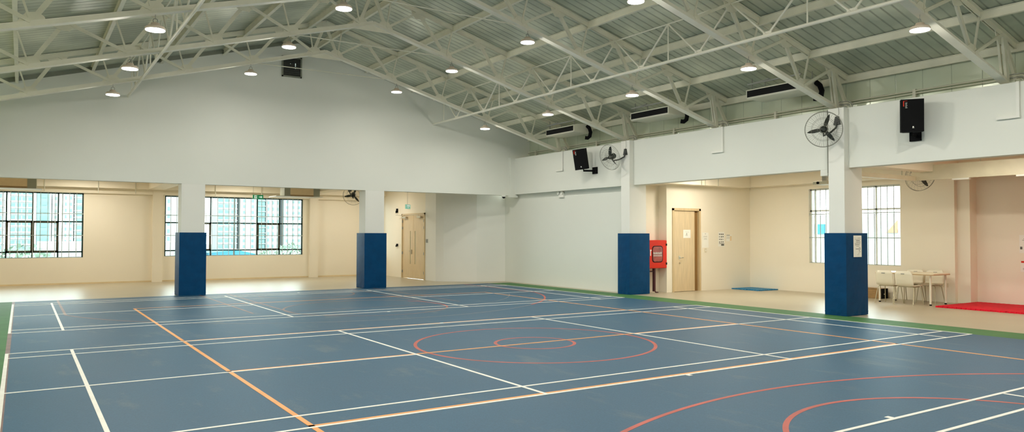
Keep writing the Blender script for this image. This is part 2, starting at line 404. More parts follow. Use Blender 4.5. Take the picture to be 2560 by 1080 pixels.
# pillars and pads
def pillar(x0, x1, y0, y1, z1, label):
    o = MB().box(x0, x1, y0, y1, 0, z1).build('pillar', M['pillar'], bevel=.006)
    tag(o, label, 'pillar', kind='structure'); return o
def pad(x0, x1, y0, y1, label, seam):
    z = 1.69; t = .055
    mb = MB()
    # padded sleeve: outer soft box with slightly bulging faces
    nx, nz = 6, 14
    def face(p0, p1, nrm):
        v = []; fcs = []
        for j in range(nz + 1):
            for i in range(nx + 1):
                u = i / nx; w = j / nz
                bul = .010 * math.sin(PI * u) * (1 + .35 * math.sin(7 * w * PI + u * 5)) * (1.0 if 0 < j < nz else .0)
                bul += .006 * math.sin(u * 17 + w * 6) * (math.exp(-w * 9))
                v.append((p0[0] + (p1[0] - p0[0]) * u + nrm[0] * bul, p0[1] + (p1[1] - p0[1]) * u + nrm[1] * bul, .006 + w * (z - .006)))
        for j in range(nz):
            for i in range(nx):
                a = j * (nx + 1) + i; fcs.append((a, a + 1, a + nx + 2, a + nx + 1))
        mb.add(v, fcs, 0, True)
    face((x0, y0), (x1, y0), (0, -1)); face((x1, y0), (x1, y1), (1, 0)); face((x1, y1), (x0, y1), (0, 1)); face((x0, y1), (x0, y0), (-1, 0))
    mb.add([(x0, y0, z), (x1, y0, z), (x1, y1, z), (x0, y1, z)], [(0, 1, 2, 3)])
    mb.add([(x0, y0, .006), (x1, y0, .006), (x1, y1, .006), (x0, y1, .006)], [(0, 3, 2, 1)])
    import bmesh
    o = mb.build('pillar_pad', M['vinyl'])
    bm = bmesh.new(); bm.from_mesh(o.data); bmesh.ops.remove_doubles(bm, verts=bm.verts, dist=.0005); bmesh.ops.recalc_face_normals(bm, faces=bm.faces); bm.to_mesh(o.data); bm.free()
    for p in o.data.polygons: p.use_smooth = False
    tag(o, label, 'pillar pad', 'blue pillar pads')
    # hem strip at the foot
    h = MB().box(x0 - .004, x1 + .004, y0 - .004, y1 + .004, .07, .082).build('hem', M['vinyl'], o)
    return o
pillar(3.73, 4.33, YG - .001, YG + .5, 3.0, 'white square pillar, leftmost, rising from a blue pad')
pillar(8.95, 9.57, YG - .001, YG + .5, 3.0, 'white square pillar between the far window and double door')
pillar(14.20, 14.82, 9.27, 9.62, ZT, 'white square pillar beside the red hose cabinet')
pillar(14.20, 14.82, 2.81, 3.17, ZT, 'white square pillar in front of the right room window')
pillar(XL - .5, XL + .05, 9.27, 9.62, ZT, 'white square pillar of the left side, outside the frame, far one')
pillar(XL - .5, XL + .05, 2.81, 3.17, ZT, 'white square pillar of the left side, outside the frame, near one')
pad(3.68, 4.36, 15.29, 15.93, 'dark blue padded cover round the leftmost pillar', 0)
pad(8.90, 9.62, 15.29, 15.93, 'dark blue padded cover round the pillar left of the double door', 0)
pad(14.13, 14.88, 9.20, 9.68, 'dark blue padded cover on the pillar beside the red cabinet', 0)
p4 = pad(14.13, 14.88, 2.74, 3.23, 'dark blue padded cover with a white sheet, nearest pillar at right', 0)
# corner pilaster
cp = MB().box(14.17, 14.42, 15.24, YG, 2.98, 4.30).box(14.14, 14.44, 15.20, YG, 2.93, 2.99)
struct('trim_4', cp, M['hallwall'], 'small white corner column between the two walls')

# ------------------------------------------------------------------ windows
def window(name, axis, c, a, b, z0, z1, mull, trans, frm, fw=.045, thick=(), bars=.2, hb=(1.6, 2.31), inside=-1, sashes=()):
    """axis 'y': wall plane y=c, spans x a..b ; axis 'x': plane x=c, spans y"""
    root = empty(name, (0, 0, 0)); root['kind'] = 'structure'
    def BX(mb, u0, u1, d0, d1, zz0, zz1):
        if axis == 'y': mb.box(u0, u1, c + d0, c + d1, zz0, zz1)
        else: mb.box(c + d0, c + d1, u0, u1, zz0, zz1)
    fr = MB(); D0, D1 = .08, .14
    BX(fr, a, a + fw, D0, D1, z0, z1); BX(fr, b - fw, b, D0, D1, z0, z1); BX(fr, a, b, D0, D1, z1 - fw, z1); BX(fr, a, b, D0, D1, z0, z0 + fw * .5)
    for m in mull: BX(fr, m - fw / 2, m + fw / 2, D0, D1, z0, z1)
    for t in trans: BX(fr, a, b, D0, D1, t - fw / 2, t + fw / 2)
    fr.build('window_frame', frm, root)
    for (u0, u1, v0, v1) in sashes:
        sh = MB(); w = .05
        BX(sh, u0, u0 + w, .05, .12, v0, v1); BX(sh, u1 - w, u1, .05, .12, v0, v1); BX(sh, u0, u1, .05, .12, v0, v0 + w); BX(sh, u0, u1, .05, .12, v1 - w, v1)
        sh.build('sash', M['frameb'], root)
    g = MB(); BX(g, a, b, .108, .112, z0, z1); g.build('window_pane', M['glass'], root)
    gr = MB(); n = int(round((b - a) / bars))
    for i in range(1, n):
        u = a + (b - a) * i / n; BX(gr, u - .009, u + .009, .02, .032, z0, z1)
    for t in hb: BX(gr, a, b, .015, .035, t - .012, t + .012)
    BX(gr, a, b, .015, .035, z0, z0 + .012); BX(gr, a, b, .015, .035, z1 - .012, z1)
    gr.build('window_grille', M['grille'], root)
    return root
w1 = window('window_1', 'y', YW, -2.35, 1.87, z0w, z1w, [-1.65, -.95, -.246, .455, 1.156], [2.05, 1.06], M['frame'], sashes=[(-.246, .455, 1.06, 2.05), (.455, 1.156, 1.06, 2.05)])
w1['label'] = 'barred far window at the left edge with dark mullions'
w2 = window('window_2', 'y', YW, 4.33, 9.2, z0w, z1w, [5.05, 5.86, 6.68, 7.5, 8.32], [2.05, 1.07], M['frame'], sashes=[(7.5, 8.32, 1.07, 2.05), (5.05, 5.86, 1.07, 2.05)], bars=.195)
w2['label'] = 'wide barred far window behind the leftmost pillar'
w3 = window('window_3', 'y', YW, 11.62, 12.2, z0w, z1w, [], [2.05], M['framew'])
w3['label'] = 'narrow strip of window left of the second pillar'
w4 = window('window_4', 'x', XW, wy0, wy1, wz0, wz1, [7.04, 5.2], [2.35], M['framew'], bars=.18, hb=(1.58, 2.25))
w4['label'] = 'white barred window of the right room'

for k, (a, b) in enumerate(((-4.5, .5), (4.0, 9.0), (10.2, 14.2))):
    w_ = window('window_%d' % (k + 5), 'x', -5.25, a, b, .87, 3.0, [a + (b - a) * q / 5 for q in (1, 2, 3, 4)], [2.05, 1.06], M['frame'], bars=.2)  # unseen windows added to bring daylight in from the left
    w_['label'] = 'barred window of the left side room outside the frame, ' + ['nearest', 'middle', 'farthest'][k]
# ------------------------------------------------------------------ doors
# double door on the corridor wall (faces -x)
root = empty('door_1', (12.42, 19.2, 0)); root['kind'] = 'structure'; root['label'] = 'pale wooden double door with narrow glass strips'
def dbx(mb, y0, y1, z0, z1, d0, d1, mi=0): mb.box(d0, d1, y0 - 19.2, y1 - 19.2, z0, z1, mi)
fr = MB(); dbx(fr, 18.22, 18.28, 0, 2.44, -.03, .1); dbx(fr, 20.14, 20.20, 0, 2.44, -.03, .1); dbx(fr, 18.22, 20.20, 2.38, 2.44, -.03, .1); fr.build('door_frame', M['woodedge'], root)
for (a, b, g0, g1) in ((18.285, 19.205, 19.02, 19.09), (19.225, 20.135, 19.42, 19.49)):
    d = MB(); zz = [(.01, .55), (1.78, 2.375)]
    dbx(d, a, g0, .01, 2.375, 0, .045); dbx(d, g1, b, .01, 2.375, 0, .045)
    for q in zz: dbx(d, g0, g1, q[0], q[1], 0, .045)
    lf = d.build('door_leaf', M['wood'], root)
    g = MB(); dbx(g, g0, g1, .55, 1.78, .018, .026); g.build('vision_panel', M['strip'], lf)
    hg = MB()
    for z in (.25, .95, 1.9, 2.15):
        y = a if a < 19 else b
        dbx(hg, y - .02, y + .02, z - .05, z + .05, -.035, .0)
    hg.build('hinge', M['dim'], lf)
cl = MB(); cl.box(-.09, -.03, -.75, -.45, 2.26, 2.33); cl.bar((-.1, -.6, 2.36), (-.16, .0, 2.40), .02, .015); cl.build('door_closer', M['chrome'], root)
cl = MB(); cl.box(-.09, -.03, .5, .8, 2.26, 2.33); cl.bar((-.1, .65, 2.36), (-.16, 1.25, 2.40), .02, .015); cl.build('door_closer', M['chrome'], root)
h = MB(); h.box(-.035, 0, .12, .17, .92, 1.08); h.tube([(-.05, .145, 1.03), (-.06, .145, 1.03), (-.06, .26, 1.03)], .01); h.build('door_handle', M['chrome'], root)
# single door right room (faces -y)
root = empty('door_2', (16.44, 9.3, 0)); root['kind'] = 'structure'; root['label'] = 'pale wooden single door with a white notice'
fr = MB(); X0 = -16.44
fr.box(15.86 + X0, 15.93 + X0, -.02, .18, 0, 2.42); fr.box(16.96 + X0, 17.03 + X0, -.02, .18, 0, 2.42); fr.box(15.86 + X0, 17.03 + X0, -.02, .18, 2.36, 2.43)
fr.build('door_frame', M['woodedge'], root)
rv = MB().box(16.78 + X0, 16.958 + X0, .06, .16, 0, 2.36).build('door_reveal', M['doorgap'], root)
lf = MB().box(15.935 + X0, 16.80 + X0, .02, .06, .01, 2.355).build('door_leaf', M['wood'], root)
h = MB().tube([(-.27, .02, .99), (-.27, -.04, .99), (-.16, -.04, .99)], .011).box(-.30, -.24, .012, .02, .94, 1.04).lathe([(.028, 0), (.028, .012)], c=(-.26, .01, .83))
h.build('door_handle', M['chrome'], lf)

# ------------------------------------------------------------------ steel trusses
B_OFF = [.33, 1.90, 3.46, 5.04, 6.62]
T_OFF = [0, 1.15, 2.84, 4.45, 6.07, 7.58]
P_OFF = [.45, 2.08, 3.65, 5.25, 6.83, 8.12]
def zb(d): return 6.50 - .277 * d       # bottom chord centre
def zt(d): return 7.27 - .277 * d       # top chord centre
def make_truss():
    root = empty('roof_truss', (XC, 0, 0))
    S_ = M['steel']; shared = {}
    def part(name, mb, mt=None): return mb.build(name, mt or S_, root)
    for s in (-1, 1):
        e = 7.80
        mb = MB()
        mb.bar((0, 0, zb(0) - .045), (s * e, 0, zb(e) - .045), .15, .014)
        mb.bar((0, -.02, zb(0)), (s * e, -.02, zb(e)), .012, .09); mb.bar((0, .02, zb(0)), (s * e, .02, zb(e)), .012, .09)
        part('bottom_chord', mb, M['steelw'])
        mb = MB(); e = 8.12
        mb.bar((0, 0, zt(0) + .045), (s * e, 0, zt(e) + .045), .15, .012)
        mb.bar((0, -.02, zt(0)), (s * e, -.02, zt(e)), .012, .10); mb.bar((0, .02, zt(0)), (s * e, .02, zt(e)), .012, .10)
        part('top_chord', mb)
        for k, b in enumerate(B_OFF):
            pb = Vector((s * b, 0, zb(b) + .03))
            for j, (t, w, yy) in enumerate(((T_OFF[k], .075 if True else .05, .018), (P_OFF[k], .028, -.0), (T_OFF[k + 1], .055, -.03))):
                pt = Vector((s * t, 0, zt(t) - .02))
                mb = MB(); a = pb.copy(); c = pt.copy()
                a.y = yy; c.y = yy
                if j == 1: mb.bar(a, c, .03, w, up=(0, 1, 0))
                else:
                    # angle section: one leg in the truss plane, one sticking out
                    d = (c - a).normalized(); side = d.cross(Vector((0, 1, 0)))
                    mb.bar(a, c, .008, w, up=side)
                    off = side * (w / 2 - .004); mb.bar(a + off + Vector((0, .02, 0)), c + off + Vector((0, .02, 0)), .04, .008, up=side)
                part('web_member', mb)
            g = MB(); zc = zb(b)
            g.prism([(s * (b - .19), zb(b - .19) + .02), (s * (b + .19), zb(b + .19) + .02), (s * (b + .15), zb(b + .15) + .08), (s * (b + .06), zc + .16), (s * (b - .09), zc + .19), (s * (b - .17), zb(b - .17) + .08)], 'y', -.006, .006)
            part('gusset_plate', g)
        for k, t in enumerate(T_OFF[1:]):
            g = MB(); zc = zt(t)
            g.prism([(s * (t - .21), zt(t - .21) - .02), (s * (t + .21), zt(t + .21) - .02), (s * (t + .17), zt(t + .17) - .10), (s * (t + .08), zc - .18), (s * (t - .08), zc - .19), (s * (t - .17), zt(t - .17) - .11)], 'y', -.006, .006)
            part('gusset_plate', g)
        e = 7.76
        part('end_post', MB().bar((s * 7.60, -.03, zt(7.6) - .05), (s * 7.74, -.03, zb(7.7) - .02), .04, .09, up=(1, 0, 0)).bar((s * 7.60, .05, zt(7.6) - .05), (s * 7.74, .05, zb(7.7) - .02), .04, .05, up=(1, 0, 0)))
        part('end_strut', MB().bar((s * 7.72, 0, zt(7.7) - .05), (s * 8.12, 0, 4.45), .05, .08, up=(1, 0, 0)))
    # flat haunch plate under the kink of the bottom chord
    part('haunch_plate', MB().prism([(-.52, zb(.52) - .05), (.52, zb(.52) - .05), (0, zb(0) - .04)], 'y', -.006, .006))
    part('tie_rod', MB().tube([(-1.9, 0, zb(1.9) - .01), (1.9, 0, zb(1.9) - .01)], .011, 6))
    part('crown_plate', MB().prism([(-.3, zt(.3)), (0, zt(0)), (.3, zt(.3)), (.22, zt(.3) - .12), (-.22, zt(.3) - .12)], 'y', -.007, .007))
    return root
tl = ['cream steel roof truss nearest the gable wall, farthest from view',
      'cream steel roof truss, second out from the gable wall',
      'cream steel roof truss, third out from the gable wall, meeting the wall band left of the second air conditioner',
      'cream steel roof truss landing on the pillar with the large wall fan',
      'cream steel roof truss at the top right corner, right of the large wall fan',
      'cream steel roof truss just in front of the camera, above the frame', 'cream steel roof truss above and behind the camera, outside the frame']
tl[2] = 'cream steel roof truss, third out from the gable wall, between the two wall fans'
tr0 = make_truss(); trs = [tr0]
for i in range(1, len(TY)): trs.append(copy_tree(tr0))
for o, y, l in zip(trs, TY, tl):
    o.location = (XC, y, 0); tag(o, l, 'roof truss', 'steel roof trusses')

# longitudinal bracing trusses
def brace():
    root = empty('bracing_truss', (0, 0, 0))
    zt_, zb_ = 6.0, 5.215
    MB().tube([(0, -6.6, zt_), (0, YG, zt_)], .016, 8).build('top_chord', M['steelw'], root)
    MB().tube([(0, -6.6, zb_), (0, YG, zb_)], .032, 10).build('bottom_chord', M['steelw'], root)
    st = 3.27 / 2; y = 13.02
    ys = [13.02 + st] + [13.02 - st * k for k in range(0, 13)]
    for k, y in enumerate(ys):
        for dy in (-st / 2, st / 2):
            if y + dy > YG or y + dy < -6.7: continue
            MB().tube([(0, y, zt_), (0, y + dy, zb_)], .019, 8).build('diagonal', M['steelw'], root)
        if k % 2 == 0:
            MB().tube([(0, y, zt_), (0, y, zb_)], .014, 8).build('post', M['steelw'], root)
    for k, y in enumerate(ys[:-1]):
        yy = y - st / 2
        MB().box(-.006, .006, yy - .09, yy + .09, zb_ + .015, zb_ + .075).build('gusset_plate', M['steelw'], root)
    return root
b1 = brace(); b1.location = (11.27, 0, 0)
tag(b1, 'long tubular bracing truss crossing the right side of the roof', 'bracing truss', 'tubular bracing trusses')
b2 = copy_tree(b1); b2.location = (2 * XC - 11.27, 0, 0)
tag(b2, 'long tubular bracing truss crossing the left side of the roof', 'bracing truss', 'tubular bracing trusses')

ordn = ['at the ridge', 'second from the ridge', 'third from the ridge', 'fourth from the ridge', 'fifth from the ridge', 'along the eaves']
pm = MB().box(-.035, .035, YB, YG - .001, -.155, -.145).box(-.006, .006, YB, YG - .001, -.155, 0).box(-.035, .035, YB, YG - .001, -.01, 0)
p0 = pm.build('roof_purlin', M['steel'])
first = True
for s, sn in ((1, 'right'), (-1, 'left')):
    for k, d in enumerate(P_OFF):
        o = p0 if first else p0.copy()
        if not first: COL.objects.link(o)
        first = False
        o.location = (XC + s * d, 0, zroof(XC + d) - .005)
        tag(o, f'cream steel purlin under the {sn} roof slope, {ordn[k]}', 'purlin', 'roof purlins')

# ------------------------------------------------------------------ high bay lamps
def make_lamp():
    root = empty('high_bay_lamp')
    MB().lathe([(.02, .10), (.06, .10), (.075, .055), (.13, .045), (.15, .02), (.15, -.005)], 28).build('housing', M['lampbody'], root)
    MB().lathe([(.142, -.004), (.142, -.018), (.11, -.024)], 28).build('lens', M['lens'], root)
    hk = MB(); pts = [(.035 * math.cos(t), 0, .135 + .035 * math.sin(t)) for t in [k * PI / 6 for k in range(-2, 9)]]
    hk.tube(pts, .006, 6).tube([(0, 0, .16), (0, 0, .235)], .005, 6); hk.build('hook', M['dim'], root)
    return root
lx = [(1.86, 'first'), (4.92, 'second'), (8.90, 'third'), (11.80, 'fourth')]
tn = ['the truss nearest the gable wall', 'the second truss from the gable wall', 'the third truss from the gable wall', 'the truss over the large wall fan', 'the top right truss', 'the truss above the camera', 'the truss behind the camera']
lamp0 = make_lamp(); first = True
LP = 19; LQ = 8.5
for ti, y in enumerate(TY):
    for x, nm in lx:
        o = lamp0 if first else copy_tree(lamp0); first = False
        d = abs(x - XC); z = zb(d) - .05 - .235
        o.location = (x, y, z)
        tag(o, f'round white lamp hanging {nm} from left on {tn[ti]}', 'ceiling lamp', 'high bay lamps')
        ld = bpy.data.lights.new('lamp_light', 'AREA'); ld.shape = 'DISK'; ld.size = .27; ld.energy = LP; ld.color = (1, .965, .88)
        lo = bpy.data.objects.new('lamp_light', ld); lo.location = (0, 0, -.03); lo.parent = o; COL.objects.link(lo)
        lq = bpy.data.lights.new('lens_glow', 'POINT'); lq.energy = LQ; lq.shadow_soft_size = .05; lq.color = (1, .965, .88)
        lo = bpy.data.objects.new('lens_glow', lq); lo.location = (0, 0, -.085); lo.parent = o; COL.objects.link(lo)

# ------------------------------------------------------------------ air handling units above the right band
def make_fcu():
    root = empty('ceiling_air_conditioner')
    W = 1.42
    MB().prism([(0, 0), (.60, -.01), (.68, .06), (.68, .27), (.10, .24), (-.03, .205), (-.03, .03)], 'y', 0, W).build('casing', M['ac'], root, bevel=.006)
    # note: prism along y gives (x,z)
    MB().box(-.036, -.028, .03, W - .03, .035, .185).build('air_outlet', M['slot'], root)
    MB().box(-.04, -.02, .05, W - .04, .18, .195).box(-.04, -.02, .01, .03, .01, .2).box(-.04, -.02, W - .03, W - .01, .01, .2).build('outlet_frame', M['ac'], root)
    MB().tube([(.45, -.02, .2), (.47, -.10, .12), (.48, -.14, .0), (.46, -.13, -.12), (.42, -.08, -.17), (.36, -.03, -.16)], .055, 10).build('insulated_pipe', M['dark'], root)
    hg = MB()
    for xx, yy in ((.05, .1), (.05, W - .1), (.5, .1), (.5, W - .1)): hg.bar((xx, yy, .2), (xx, yy, .46), .02, .012)
    hg.build('hanger', M['dim'], root)
    MB().bar((-.05, W * .55, .36), (.1, W * .95, .36), .03, .02).bar((.0, .02, .33), (.0, W - .02, .33), .03, .03).build('mounting_rail', M['dim'], root)
    return root
fc0 = make_fcu()
for i, (y, l) in enumerate(((3.50, 'ivory air conditioner with a long black slot above the band, nearest to the large fan'), (7.33, 'ivory air conditioner with black slot above the band, middle of the three'), (11.20, 'ivory air conditioner with black slot above the band, nearest the gable wall'))):
    o = fc0 if i == 0 else copy_tree(fc0)
    o.location = (13.80, y, 4.70); tag(o, l, 'air conditioner', 'roof level air conditioners')

# conduits along the cladding
def conduits():
    root = empty('conduit_run', (14.98, 0, 0))
    a = MB(); a.tube([(0, YB, 4.52), (0, YG - .02, 4.52)], .016, 8); a.build('conduit', M['pipe'], root)
    a = MB(); a.tube([(-.01, YB, 4.465), (-.01, YG - .02, 4.465)], .012, 8); a.build('conduit', M['pipe'], root)
    y = 14.9
    while y > -6:
        MB().box(-.02, .05, y - .03, y + .03, ZT + .001, 4.55).build('conduit_post', M['pipe'], root); y -= 1.64
    return root
tag(conduits(), 'twin painted conduits on short posts running along the top of the right band', 'conduit')
# junction clutter at each truss end
jl = ['nearest the gable wall', 'above the far wall fan', 'between the two fans', 'above the large wall fan', 'at the top right']
j0 = None
for i, y in enumerate(TY[:5]):
    if j0 is None:
        j0 = empty('conduit_bend')
        for k in range(4):
            r = .05 + .035 * k
            pts = [(.0, -.12 - r * .9, .01), (0, -.12 - r * .9, .03 + r * .4)] + [(0, -.12 - r * .9 * math.cos(t), .05 + r * .7 * math.sin(t) + r * .2) for t in (PI * .2, PI * .4, PI * .5)] + [(0, .14, .05 + r * .9)]
            MB().tube(pts, .009, 6).build('conduit', [M['pipe'], M['dim']][k % 2], j0)
        MB().lathe([(.035, 0), (.035, .03)], 14, c=(0, .1, .05)).build('junction_box', M['pipe'], j0)
        o = j0
    else: o = copy_tree(j0)
    o.location = (14.62, y - .1, ZT); tag(o, f'bent conduits on the right band, {jl[i]}', 'conduit', 'conduit bends at the truss ends')
# vertical surface trunking on the band
k0 = None
for i, (y, l) in enumerate(((12.50, 'flat white trunking elbow on the band left of the far speaker'), (6.09, 'flat white trunking elbow on the band between the two fans'), (-.34, 'flat white trunking elbow on the band at the right edge'))):
    mb = MB().box(-.045, 0, -.025, .025, 3.67, ZT - .002).box(-.045, 0, -.025, .34, 3.65, 3.695)
    if k0 is None: k0 = o = mb.build('wall_trunking', M['pillar'])
    else: o = k0.copy(); COL.objects.link(o)
    o.location = (XR, y, 0); tag(o, l, 'trunking', 'white trunking elbows')
dp = MB().tube([(14.17, 3.24, ZT + .0), (14.17, 3.24, 2.95)], .012, 8).build('drop_conduit', M['pipedark'])
tag(dp, 'grey vertical conduit running down beside the pillar behind the large fan', 'conduit')
dp.location.x = .12 - .0
# ------------------------------------------------------------------ fans
def make_fan(R=.36):
    """local axes: +x is the direction the fan blows, z up"""
    root = empty('wall_fan')
    g = MB()
    def ring(r, x, t): g.tube([(x, r * math.cos(a), r * math.sin(a)) for a in [2 * PI * k / 40 for k in range(40)]], t, 6, closed=True)
    ring(R, 0, .005); ring(R * .97, .035, .003); ring(R * .66, .075, .0025); ring(R * .33, .09, .0025); ring(.07, .095, .004); ring(R * .6, -.06, .0025); ring(.09, -.09, .003)
    for k in range(48):
        a = 2 * PI * k / 48
        c, s_ = math.cos(a), math.sin(a)
        g.tube([(0, R * c, R * s_), (.06, R * .82 * c, R * .82 * s_), (.085, R * .45 * c, R * .45 * s_), (.095, .06 * c, .06 * s_)], .0012, 4, cap=False)
        if k % 2 == 0: g.tube([(0, R * c, R * s_), (-.055, R * .75 * c, R * .75 * s_), (-.09, .09 * c, .09 * s_)], .0012, 4, cap=False)
    g.build('guard', M['fanmetal'], root)
    for k in range(3):
        a0 = PI / 2 - .35 + k * 2 * PI / 3
        v = []; f_ = []; n = 7
        for i in range(n):
            r = .045 + (R * .88 - .045) * i / (n - 1)
            w = .014 + .026 * math.sin(PI * (i / (n - 1)) ** .8) if i < n - 1 else .006
            for sgn in (-1, 1):
                da = sgn * w / max(r, .05)
                x = .01 + sgn * .022
                v.append((x + .002, r * math.cos(a0 + da), r * math.sin(a0 + da))); v.append((x - .002, r * math.cos(a0 + da), r * math.sin(a0 + da)))
        for i in range(n - 1):
            q = i * 4; p = q + 4
            f_ += [(q, q + 2, p + 2, p), (q + 1, p + 1, p + 3, q + 3), (q, p, p + 1, q + 1), (q + 2, q + 3, p + 3, p + 2)]
        f_ += [(0, 1, 3, 2), (n * 4 - 4, n * 4 - 2, n * 4 - 1, n * 4 - 3)]
        MB().add(v, f_).build('blade', M['fandark'], root)
    hb = MB().tube([(.055, 0, 0), (.05, 0, 0), (-.02, 0, 0), (-.03, 0, 0), (-.17, 0, 0), (-.20, 0, 0)], [.03, .045, .045, .075, .078, .055], 16)
    hb.build('motor', M['fandark'], root)
    return root
def place_fan(c, n, mount, label, cat='fan'):
    root = empty('wall_fan', c)
    f_ = make_fan()
    n = Vector(n).normalized(); z = Vector((0, 0, 1)); y = z.cross(n).normalized(); z2 = n.cross(y)
    m = Matrix((n, y, z2)).transposed().to_4x4()
    for ch in list(f_.children):
        ch.parent = root; ch.matrix_local = m
    bpy.data.objects.remove(f_)
    c = Vector(c); a = -n * .12; b = Vector(mount) - c
    arm = MB().tube([a + Vector((0, 0, -.02)), a + Vector((0, 0, -.13)), a * .5 + b * .5 + Vector((0, 0, -.14)), b * .9 + Vector((0, 0, -.10)), b + Vector((-.03, 0, 0))], .02, 10)
    arm.build('mount_arm', M['fandark'], root)
    br = MB().prism([(b.y - .075, b.z - .06), (b.y + .075, b.z - .06), (b.y + .035, b.z + .11), (b.y - .035, b.z + .11)], 'x', b.x - .035, b.x)
    br.build('wall_bracket', M['fandark'], root)
    tag(root, label, cat, 'wall fans')
    return root
fA = place_fan((13.80, 3.00, 3.80), (-.80, -.58, -.12), (14.2, 2.95, 3.98), 'large black wire guard fan on the nearest right pillar')
fB = place_fan((13.80, 9.62, 3.80), (-.93, -.10, -.32), (14.2, 9.42, 3.93), 'black wire guard fan on the pillar right of the far speaker')
fC = place_fan((10.05, 19.2, 3.05), (-.35, -.9, -.25), (10.05, 19.55, 3.25), 'wire guard fan in the back room left of the second pillar')
for c, a, b in ((fA, (14.17, 2.95, 4.06), 1), (fB, (14.17, 9.42, 4.02), 1)):
    l = Vector(a) - c.location
    MB().tube([l, l + Vector((0, -.05, .08)), l + Vector((0, -.04, ZT - a[2]))], .005, 6).build('power_cord', M['pipedark'], c)
fD = place_fan((18.05, 3.33, 3.06), (-.5, -.8, -.25), (18.05, 3.55, 3.28), 'pale fan guard showing below the ceiling beam of the right room')
MB().box(-.06, .06, .2, .26, .18, .5).build('ceiling_bracket', M['fandark'], fD)
MB().box(-.06, .06, .32, .38, .15, .45).build('ceiling_bracket', M['fandark'], fC)

# ------------------------------------------------------------------ speakers
def speaker(loc, yaw, tilt, roll, plate, label):
    root = empty('loudspeaker', loc)
    R_ = Matrix.Rotation(yaw, 4, 'Z') @ Matrix.Rotation(tilt, 4, 'Y') @ Matrix.Rotation(roll, 4, 'X')
    # local: front faces +x
    body = MB().prism([(-.17, -.12), (-.17, .12), (.0, .19), (.17, .19), (.17, -.19), (.0, -.19)], 'z', -.30, .30)
    gr = MB().box(.165, .178, -.185, .185, -.29, .29)
    st = MB().box(.1775, .1795, -.155, -.085, .266, .272).box(.1775, .1795, -.155, -.138, .17, .262)
    st2 = MB()
    for k in range(5): st2.box(.1775, .1795, -.118, -.085 - .006 * (k % 2), .14 + k * .022, .147 + k * .022)
    lg = MB().box(.1775, .1795, .0, .022, -.225, -.20).box(.1775, .1795, -.004, .03, -.235, -.229)
    for n_, mb_, m_ in (('cabinet', body, M['dark']), ('grille', gr, M['dark']), ('red_sticker', st, M['red']), ('sticker_text', st2, M['paper']), ('badge', lg, M['paper'])):
        o = mb_.build(n_, m_, root); o.matrix_local = R_
    foot = R_ @ Vector((-.03, 0, -.30)); pl = Vector(plate) - Vector(loc)
    br = MB().tube([foot + Vector((0, 0, .04)), foot + Vector((0, 0, -.05)), (pl.x, pl.y, foot.z - .05)], .028, 10)
    br.build('bracket_arm', M['dark'], root)
    MB().box(pl.x - .03, pl.x - .001, pl.y - .11, pl.y + .11, foot.z - .14, foot.z + .06).build('wall_plate', M['dark'], root)
    tag(root, label, 'speaker', 'black wall speakers')
    return root
speaker((14.03, 1.33, 3.87), PI + .62, .06, 0, (XR, 1.42, 0), 'large black speaker with a red sticker on the band right of the nearest pillar')
speaker((13.94, 11.05, 3.88), PI + .55, .17, .09, (XR, 10.92, 0), 'black speaker tilted down on the band left of the far wall fan')

# emergency light, camera
el = empty('emergency_light', (14.55, 12.82, 2.93))
MB().box(-.06, 0, -.13, .13, -.10, .05).build('housing', M['pillar'], el, bevel=.01)
for y in (-.09, .09):
    c = MB().tube([(-.03, y, .04), (-.10, y, .05)], [.05, .055], 14); o = c.build('lamp_head', M['paper'], el)
tag(el, 'white twin head emergency light under the band on the infill wall', 'emergency light')
cm = empty('dome_camera', (13.95, 15.33, 2.98))
MB().lathe([(.06, .02), (.075, .0), (.07, -.04)], 20).build('mount', M['pillar'], cm)
MB().lathe([(.058, -.04), (.05, -.07), (.02, -.09)], 20).build('dome', M['dark'], cm)
tag(cm, 'small white dome camera with dark lens under the corner of the gable wall', 'security camera')
# louvre in gable
lv = empty('wall_louvre', (6.655, YG, 6.50))
fr = MB().box(-.29, .29, -.04, 0, -.30, -.26).box(-.29, .29, -.04, 0, .26, .30).box(-.29, -.25, -.04, 0, -.3, .3).box(.25, .29, -.04, 0, -.3, .3)
fr.build('louvre_frame', M['flash'], lv)
MB().box(-.25, .25, -.012, -.002, -.26, .26).build('backing', mat('dark_louvre', (.03, .033, .028), .5), lv)
sl = MB()
for k in range(9): sl.bar((-.25, -.022, -.23 + k * .057), (.25, -.022, -.23 + k * .057), .02, .006, up=(0, .5, 1))
sl.build('slat', mat('louvre_slat', (.045, .05, .042), .4), lv)
MB().box(.09, .11, -.03, -.026, .02, .12).box(.09, .11, -.03, -.026, -.04, -.02).box(-.05, -.04, -.03, -.026, .08, .1).build('daylight_plate', M['signwhite'], lv)  # small glowing plates imitate daylight between the slats
tag(lv, 'dark square louvre high on the gable wall below the ridge', 'louvre')

# ------------------------------------------------------------------ back room fittings
def back_ac(x, label, y=19.6):
    root = empty('ceiling_air_conditioner', (x, y, 2.98))
    MB().box(-.62, .62, 0, .5, .02, .32).build('casing', M['ac'], root, bevel=.01)
    MB().box(-.44, .38, -.02, 0, .04, .30).build('intake_grille', M['acwarm'], root)
    MB().box(-.64, -.44, -.03, .5, .0, .33).build('end_cover', M['acgrey'], root); MB().box(.38, .6, -.03, .5, .0, .33).build('end_cover', M['acgrey'], root)
    MB().box(-.5, .5, -.022, .0, .0, .035).build('drip_edge', M['crate'], root)
    MB().box(-.9, .75, .05, .95, -.02, .0).build('drain_tray', M['pillar'], root)
    h = MB()
    for xx in (-.5, .5): h.box(xx - .01, xx + .01, .2, .22, .3, .53)
    h.build('hanger', M['dim'], root)
    tag(root, label, 'air conditioner', 'back room air conditioners')
back_ac(-.10, 'ceiling hung air conditioner at the left edge above the far window')
